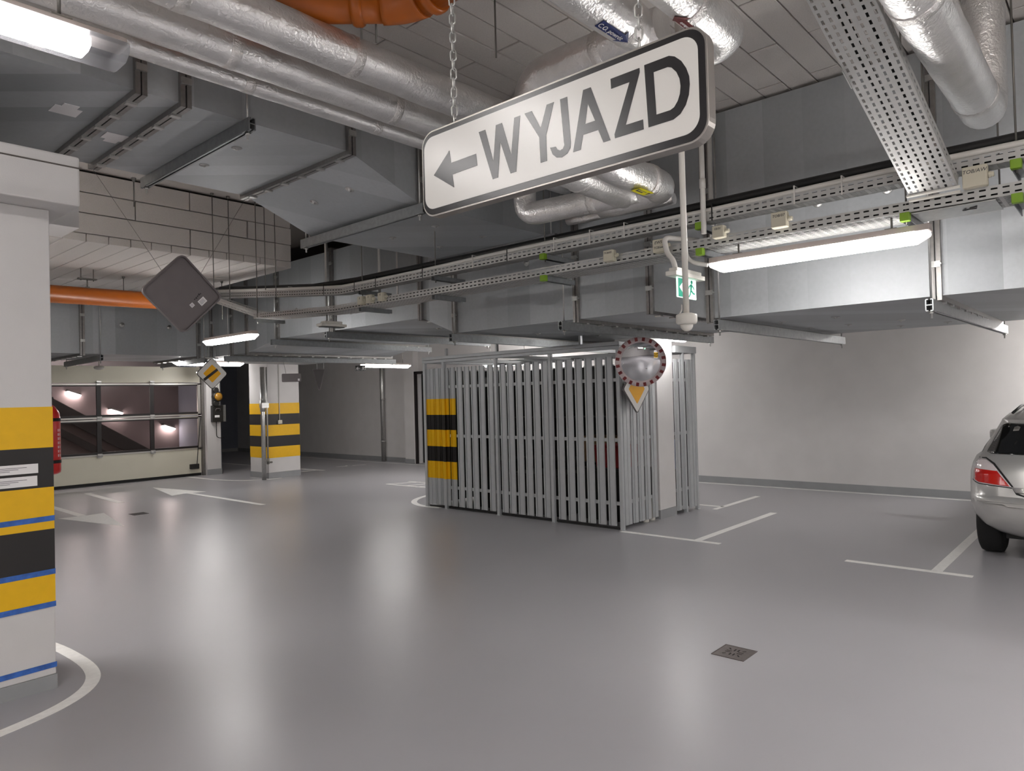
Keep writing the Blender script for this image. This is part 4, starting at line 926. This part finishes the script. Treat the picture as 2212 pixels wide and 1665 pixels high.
f = diamond(t, (7.19, 4.44, 1.652), .295, True, 'sign_back', inner=.60, rad=.035, thick=.014)
obj('bracket', B().box(7.11, 4.454, 1.60, 7.27, 4.56, 1.63).box(7.11, 4.454, 1.72, 7.27, 4.56, 1.75), 'steel', t)
t = thing('road_sign', 'dark triangular road sign back hanging in the background', 'sign', (7.7, 11.75, 2.1))
tri = [(-.155, .20), (.155, .20), (.02, -.21), (-.02, -.21)]
D_ = Vector((.74, -.67, 0)).normalized(); nD = Vector((-.67, -.74, 0)).normalized()
ft = lambda u, v, w_: Vector((7.63, 11.75, 2.02))+D_*u*.75+Vector((0, 0, v))+nD*w_
obj('plate', B().prism(tri, ft, 0, .012), 'sign_back_dark', t, bevel=.003); obj('rim', B().prism(tri, ft, .012, .02, [[(p[0]*.9, p[1]*.9+.004) for p in tri][::-1]]), 'sign_back', t)
obj('hanger', B().cyl(ft(-.05, .19, .01), ft(-.05, .36, .01), .006, 8).cyl(ft(.12, .19, .01), ft(.12, .36, .01), .006, 8).tube([ft(-.08, .34, .01), ft(.14, .34, .01)], .006, 6), 'steel', t)
t = thing('direction_sign', 'small dark rectangular sign back beside the middle column', 'sign', (7.3, 12.2, 2.05))
fr = lambda u, v, w_: Vector((7.28, 12.15, 2.07))+D_*u+Vector((0, 0, v))+nD*w_
obj('plate', B().prism(rrect(-.18, -.08, .18, .08, .02, 4), fr, 0, .012), 'sign_back', t, bevel=.003)
obj('sticker', B().prism([(.12, -.06), (.155, -.06), (.155, -.02), (.12, -.02)], fr, .012, .013), 'paper', t)
obj('hanger', B().cyl(fr(-.1, .08, .006), fr(-.14, .30, .006), .003, 6), 'rod_steel', t)
# exit signs
t = thing('exit_sign', 'green illuminated exit sign with running man behind the detector pole', 'exit sign', (4.16, 2.24, 2.3))
obj('lamp_body', B().box(4.08, 2.20, 2.355, 4.48, 2.28, 2.385).box(4.11, 2.21, 2.385, 4.45, 2.27, 2.41), 'white_plastic', t, bevel=.004)
X_ = lambda u, v, w_: (4.15+u*.96, 2.236-w_, 2.222+v*.8)
obj('plate', B().prism(rrect(-.0, 0, .275, .165, .006, 3), X_, -.006, 0), 'exit_glow', t)
obj('green_field', B().prism([(.015, .006), (.14, .006), (.14, .159), (.015, .159)], X_, .0004, .0012), 'sign_green', t)
obj('arrow', B().prism([(.03, .085), (.085, .135), (.105, .135), (.078, .102), (.135, .102), (.135, .066), (.078, .066), (.105, .035), (.085, .035)], X_, .0012, .002), 'paper', t)
man = B().lathe([(.001, -.001), (.013, 0), (.013, .002), (.001, .003)], X_(.205, .142, .002), (0, -1, 0), 12)
for q in ([(.19, .125), (.215, .125), (.208, .075), (.186, .075)], [(.212, .122), (.235, .105), (.247, .085), (.237, .082), (.226, .098), (.209, .108)], [(.192, .122), (.168, .108), (.162, .085), (.170, .084), (.178, .102), (.194, .110)], [(.205, .078), (.235, .055), (.255, .055), (.255, .042), (.228, .042), (.192, .066)], [(.186, .078), (.203, .07), (.19, .036), (.170, .012), (.160, .018), (.178, .042)]):
    man.prism(q, X_, .0006, .0016)
obj('running_man', man, 'sign_green', t)
t = thing('exit_sign', 'small black exit pictogram beside the far background lamp', 'exit sign', (8.06, 11.3, 2.2))
E_ = lambda u, v, w_: Vector((8.22, 11.25, 2.17))+D_*u+Vector((0, 0, v))+nD*w_
obj('plate', B().prism([(-.09, 0), (.10, 0), (.10, .105), (-.09, .105)], E_, -.01, 0), 'sign_black', t)
obj('arrow', B().prism([(-.075, .052), (-.04, .085), (-.03, .078), (-.045, .06), (-.005, .06), (-.005, .044), (-.045, .044), (-.03, .026), (-.04, .02)], E_, .0005, .002), 'paper', t)
obj('running_man', B().prism([(.03, .015), (.045, .04), (.04, .07), (.055, .09), (.075, .085), (.09, .055), (.075, .05), (.085, .015), (.07, .015), (.06, .04), (.045, .012)], E_, .0005, .002), 'paper', t)
obj('hanger', B().cyl(E_(0, .1, -.006), E_(0, 1.72, -.006), .006, 8), 'rod_steel', t)
# ---------------------------------------------------------------- traffic mirror
mc = Vector((6.97, 4.243, 1.958)); ma = Vector((-.86, -.50, -.17)).normalized()
t = thing('traffic_mirror', 'round convex traffic mirror with red dashed rim at the cage corner', 'mirror', mc)
R_ = .228; sag = .029
prof = [(R_*math.sin(a), 0) for a in ()]
pf = []
Rs = (R_*R_+sag*sag)/(2*sag)
for i in range(24, -1, -1):
    r = R_*i/24; pf.append((r, math.sqrt(Rs*Rs-r*r)-(Rs-sag)+.006))
obj('glass', B().lathe(pf, mc, ma, 64), 'mirror', t)
obj('rim', B().lathe([(R_, -.012), (.286, -.012), (.288, .004), (.282, .014), (R_+.010, .016), (R_+.001, .008)], mc, ma, 64), 'mirror_rim', t)
obj('back', B().lathe([(.1, -.07), (.24, -.04), (.284, -.012), (.1, -.012)], mc, ma, 32), 'sign_back', t)
u_ = ma.cross(Vector((0, 0, 1))).normalized(); v_ = u_.cross(ma)
for k in range(20):
    a = 2*PI*(k+.5)/20; rd = u_*math.cos(a)+v_*math.sin(a); tg = -u_*math.sin(a)+v_*math.cos(a)
    obj('reflector', B().obox(mc+rd*.260+ma*.0175, rd*.021, tg*.0165, ma*.002), 'reflect_red', t)
obj('arm', B().tube([mc-ma*.06, mc-ma*.06+Vector((.05, .12, 0)), Vector((7.05, 4.55, 1.95))], .02, 10), 'steel', t)
# ---------------------------------------------------------------- smoke detector on pole
t = thing('smoke_detector', 'white dome detector at the end of a long white ceiling pole', 'detector', (3.3, 1.73, 1.95))
dx, dy = 3.31, 1.735
obj('pole', B().cyl((dx, dy, 1.985), (dx, dy, 3.9), .0155, 12), 'white_plastic', t)
obj('base', B().lathe([(.03, 2.005), (.052, 1.998), (.054, 1.992), (.054, 1.962), (.05, 1.952), (.04, 1.947)], (dx, dy, 0), (0, 0, 1), 28), 'white_plastic', t)
obj('dome', B().lathe([(.033, 1.95), (.031, 1.935), (.024, 1.922), (.012, 1.914), (0, 1.912)], (dx, dy, 0), (0, 0, 1), 24), 'white_plastic', t)
obj('cable', B().tube(path([(dx-.02, dy+.015, 2.05), (dx-.02, dy+.015, 2.02), (dx-.035, dy+.02, 2.0)], .01), .004, 6), 'conduit', t)
t = thing('emergency_light', 'flat white emergency light below the lower cable tray at left', 'emergency light', (4.55, 6.72, 2.42))
obj('body', B().box(4.38, 6.66, 2.43, 4.70, 6.78, 2.46).box(4.43, 6.67, 2.46, 4.65, 6.77, 2.49), 'white_plastic', t, bevel=.005)
obj('diffuser', B().box(4.40, 6.675, 2.42, 4.68, 6.765, 2.43), 'cover', t)
obj('stem', B().cyl((4.48, 6.72, 2.49), (4.48, 6.72, 2.56), .008, 8).cyl((4.60, 6.72, 2.49), (4.60, 6.72, 2.56), .008, 8), 'rod_steel', t)
t = thing('smoke_detector', 'small white detector on a rod in front of the gate top', 'detector', (4.6, 13.6, 2.3))
obj('base', B().lathe([(.03, 0), (.08, .02), (.085, .05), (.04, .07)], (4.5, 13.9, 2.27), (0, 0, 1), 18), 'white_plastic', t)
obj('stem', B().cyl((4.5, 13.9, 2.34), (4.5, 13.9, 3.205), .012, 8), 'white_plastic', t)
# ---------------------------------------------------------------- fire extinguisher
ex, ey = 1.345, 5.08
t = thing('fire_extinguisher', 'red fire extinguisher on the hidden side of the left column', 'fire extinguisher', (ex, ey, 1.18))
obj('cylinder', B().lathe([(.05, 0), (.07, .012), (.072, .03), (.072, .34), (.066, .385), (.045, .42), (.02, .44), (.02, .46)], (ex, ey, 1.19), (0, 0, 1), 28), 'red_paint', t)
obj('valve', B().cyl((ex, ey, 1.64), (ex, ey, 1.70), .016, 10).box(ex-.012, ey-.07, 1.69, ex+.012, ey+.05, 1.702).cyl((ex, ey, 1.66), (ex+.035, ey, 1.66), .012, 8), 'car_black', t)
obj('bracket', B().box(1.271, ey-.03, 1.25, 1.276, ey+.03, 1.6).lathe([(.0735, 0), (.0735, .02)], (ex, ey, 1.52), (0, 0, 1), 28).lathe([(.0735, 0), (.0735, .02)], (ex, ey, 1.26), (0, 0, 1), 28), 'car_black', t)
b = B()
for k in range(7):
    a0 = -.35-.0*k; z = 1.30+.026*k
    for i in range(2):
        q0 = -PI/2+.62+.22*i; w_ = .09
        p = [Vector((ex+.0728*math.cos(q), ey+.0728*math.sin(q), 0)) for q in (q0, q0+w_)]
        b.face([p[0]+Vector((0, 0, z)), p[1]+Vector((0, 0, z)), p[1]+Vector((0, 0, z+.016)), p[0]+Vector((0, 0, z+.016))])
obj('label_print', b, 'paper', t)
# ---------------------------------------------------------------- silver hatchback
car = thing('car', 'silver hatchback parked against the right wall, rear towards the lane', 'car', (9.4, .33, 0))
CXr, CY = 7.35, .33
# water lines: z, rear x, front x, half width, corner depth
WL = [(.21, .34, 3.95, .56, .25), (.27, .16, 4.05, .70, .30), (.34, .06, 4.14, .80, .34), (.42, .02, 4.20, .855, .36), (.50, .0, 4.22, .875, .36), (.575, .0, 4.22, .882, .36), (.60, .02, 4.22, .882, .36), (.615, .045, 4.21, .88, .34),
      (.70, .07, 4.18, .882, .33), (.80, .09, 4.10, .878, .32), (.88, .115, 3.85, .862, .32), (.945, .15, 3.45, .835, .32), (.975, .19, 3.10, .80, .30), (1.08, .29, 2.86, .745, .28), (1.19, .40, 2.62, .69, .26), (1.245, .44, 2.50, .665, .26), (1.27, .42, 2.45, .655, .28), (1.32, .52, 2.30, .615, .34), (1.365, .74, 2.10, .54, .5), (1.395, 1.05, 1.90, .40, .5)]
def outline(xr, xf, hw, cd):
    o = []
    for s in [i/14 for i in range(-14, 15)]:      # rear, left (+y) to right
        y = -s*hw; d = cd*(1-(1-abs(s)**3.2)**(1/2.2)) if abs(s) < 1 else cd
        o.append((xr+d, y))
    for s in [i/10 for i in range(-10, 11)]:
        y = s*hw; d = cd*1.3*(1-(1-abs(s)**3)**(1/2.2)) if abs(s) < 1 else cd*1.3
        o.append((xf-d, y))
    return o
b = B(); rings = []
for z, xr, xf, hw, cd_ in WL: rings.append([b.m.verts.new((CXr+x, CY+y, z)) for x, y in outline(xr, xf, hw, cd_)])
n = len(rings[0])
for A_, B_ in zip(rings, rings[1:]):
    for k in range(n): b.m.faces.new((A_[k], A_[(k+1) % n], B_[(k+1) % n], B_[k]))
b.m.faces.new(rings[0][::-1]); b.m.faces.new(rings[-1])
bmesh.ops.triangulate(b.m, faces=[f_ for f_ in b.m.faces if len(f_.verts) > 4])
bmesh.ops.recalc_face_normals(b.m, faces=b.m.faces)
bvh = BVHTree.FromBMesh(b.m)
body = obj('body', b, 'car_silver', car, smooth=True)
md = body.modifiers.new('e', 'EDGE_SPLIT'); md.split_angle = math.radians(38)
def patch(nm, poly, m, d, o, U, V, off=.004, parent=None, n=14, thick=.003):
    # polygon in the (U,V) plane through o, thrown along d onto the body
    xs = [p[0] for p in poly]; ys = [p[1] for p in poly]; d = Vector(d).normalized(); U, V, o = Vector(U), Vector(V), Vector(o)
    tb = bmesh.new(); vs = [tb.verts.new((x, y, 0)) for x, y in poly]; tb.faces.new(vs)
    for ax, lo, hi in ((0, min(xs), max(xs)), (1, min(ys), max(ys))):
        for i in range(1, n):
            no = (1, 0, 0) if ax == 0 else (0, 1, 0); co = [0, 0, 0]; co[ax] = lo+(hi-lo)*i/n
            bmesh.ops.bisect_plane(tb, geom=tb.verts[:]+tb.edges[:]+tb.faces[:], plane_co=co, plane_no=no)
    dead = []
    for v in tb.verts:
        p = o+U*v.co.x+V*v.co.y; h = bvh.ray_cast(p, d)
        if h[0] is not None: v.co = h[0]-d*off
        else: dead.append(v)
    bmesh.ops.delete(tb, geom=dead, context='VERTS')
    bb_ = B(); bb_.m.free(); bb_.m = tb
    q = obj(nm, bb_, m, parent or car, smooth=True, solid=thick); return q
ro = (6.8, CY, 0); RU, RV = (0, 1, 0), (0, 0, 1)
patch('rear_window', [(-.70, .972), (.70, .972), (.735, .985), (.645, 1.215), (.60, 1.234), (-.60, 1.234), (-.645, 1.215), (-.735, .985)], 'car_glass', (1, 0, 0), ro, RU, RV)
for sg in (1, -1):
    lp_ = [(sg*.842, .735), (sg*.79, .712), (sg*.53, .697), (sg*.60, .79), (sg*.67, .88), (sg*.735, .925), (sg*.79, .925), (sg*.83, .87)]
    if sg < 0: lp_ = lp_[::-1]
    tl = patch('tail_lamp', lp_, 'lamp_clear', (1, 0, 0), ro, RU, RV, .006)
    lr = [(sg*.835, .745), (sg*.79, .722), (sg*.545, .706), (sg*.60, .775), (sg*.64, .83), (sg*.83, .838)]
    if sg < 0: lr = lr[::-1]
    patch('red_lens', lr, 'lamp_red', (1, 0, 0), ro, RU, RV, .010, tl)
    lk_ = [(sg*.80, .93), (sg*.735, .93), (sg*.67, .885), (sg*.60, .795), (sg*.535, .70), (sg*.50, .64), (sg*.42, .615), (sg*.42, .628), (sg*.49, .655), (sg*.52, .705), (sg*.587, .80), (sg*.66, .897), (sg*.73, .94), (sg*.79, .938)]
    if sg < 0: lk_ = lk_[::-1]
    patch('hatch_gap', lk_, 'car_black', (1, 0, 0), ro, RU, RV, .003, None, 10, .002)
    lk2 = [(sg*.85, .727), (sg*.79, .704), (sg*.53, .689), (sg*.53, .697), (sg*.79, .713), (sg*.848, .736)]
    patch('lamp_gap', lk2 if sg > 0 else lk2[::-1], 'car_black', (1, 0, 0), ro, RU, RV, .004, None, 10, .002)
    w_ = [(-1.55, .975), (1.0, .975), (.55, 1.225), (.2, 1.265), (-.9, 1.265), (-1.2, 1.2)]
    patch('side_window', w_ if sg > 0 else w_[::-1], 'car_glass', (0, -sg, 0), (9.35, CY+sg*1.6, 0), (1, 0, 0), (0, 0, 1))
patch('bumper_strip', [(-.55, .535), (.55, .535), (.60, .548), (.84, .548), (.84, .566), (.60, .570), (-.60, .570), (-.84, .566), (-.84, .548), (-.60, .548)], 'car_silver', (1, 0, 0), ro, RU, RV, .012, None, 12, .012)
patch('trim_strip', [(-.50, .655), (.50, .655), (.535, .70), (-.535, .70)], 'car_silver', (1, 0, 0), ro, RU, RV, .01, None, 10, .008)
patch('number_plate', [(-.26, .47), (.26, .47), (.26, .525), (-.26, .525)], 'paper', (1, 0, 0), ro, RU, RV, .006)
patch('sticker', [(.50, 1.175), (.545, 1.17), (.535, 1.205), (.51, 1.215), (.49, 1.205)], 'sign_rim', (1, 0, 0), ro, RU, RV, .009, None, 3)
text('badge_lettering', 'ASTRA', 'rim_alloy', car, (7.402, CY+.42, .678), (0, -1, 0), (.2, 0, 1), .035)
def wheel(x, y, sg):
    o = obj('tyre', B().lathe([(.19, -.095), (.27, -.10), (.302, -.085), (.312, -.06), (.312, .06), (.302, .085), (.27, .10), (.19, .095)], (x, y, .312), (0, 1, 0), 40), 'rubber', car)
    q = B().lathe([(.195, -.08), (.195, .07), (.17, .05), (.06, .06), (.03, .075), (0, .075)], (x, y, .312), (0, sg, 0), 24)
    for k in range(5):
        a = 2*PI*k/5; q.obox((x+.11*math.cos(a), y+sg*.07, .312+.11*math.sin(a)), (.075*math.cos(a), 0, .075*math.sin(a)), (0, .015, 0), (-.02*math.sin(a), 0, .02*math.cos(a)))
    obj('wheel_rim', q, 'rim_alloy', o)
for x in (8.13, 10.70):
    for sg in (1, -1): wheel(x, CY+sg*.765, sg)
for x in (8.13, 10.70):      # wheel arches cut into the body
    for sg in (1, -1):
        cb = B().cyl((x, CY+sg*.60, .312), (x, CY+sg*1.2, .312), .345, 32); me = bpy.data.meshes.new('cut'); bmesh.ops.recalc_face_normals(cb.m, faces=cb.m.faces); cb.m.to_mesh(me); cb.m.free()
        co_ = bpy.data.objects.new('cut', me); C.objects.link(co_)
        m2 = body.modifiers.new('c', 'BOOLEAN'); m2.operation = 'DIFFERENCE'; m2.solver = 'EXACT'; m2.object = co_
        body.modifiers.move(len(body.modifiers)-1, 0)
bpy.context.view_layer.update()
me = bpy.data.meshes.new_from_object(body.evaluated_get(bpy.context.evaluated_depsgraph_get()))
body.modifiers.clear(); body.data = me
for o in [o for o in bpy.data.objects if o.name.startswith('cut')]: bpy.data.objects.remove(o)
obj('underbody', B().box(7.75, CY-.62, .2, 11.2, CY+.62, .5), 'car_black', car)
obj('exhaust', B().cyl((7.5, CY+.43, .245), (7.9, CY+.43, .245), .028, 12), 'car_black', car)
for sg in (1, -1):
    obj('door_mirror', B().box(9.95, CY+sg*.84, .95, 10.1, CY+sg*1.02, 1.07), 'car_silver', car, bevel=.03)
    obj('roof_rail', B().tube([(7.95, CY+sg*.56, 1.33), (8.3, CY+sg*.53, 1.385), (9.2, CY+sg*.5, 1.39), (9.5, CY+sg*.52, 1.36)], .012, 8), 'car_black', car)
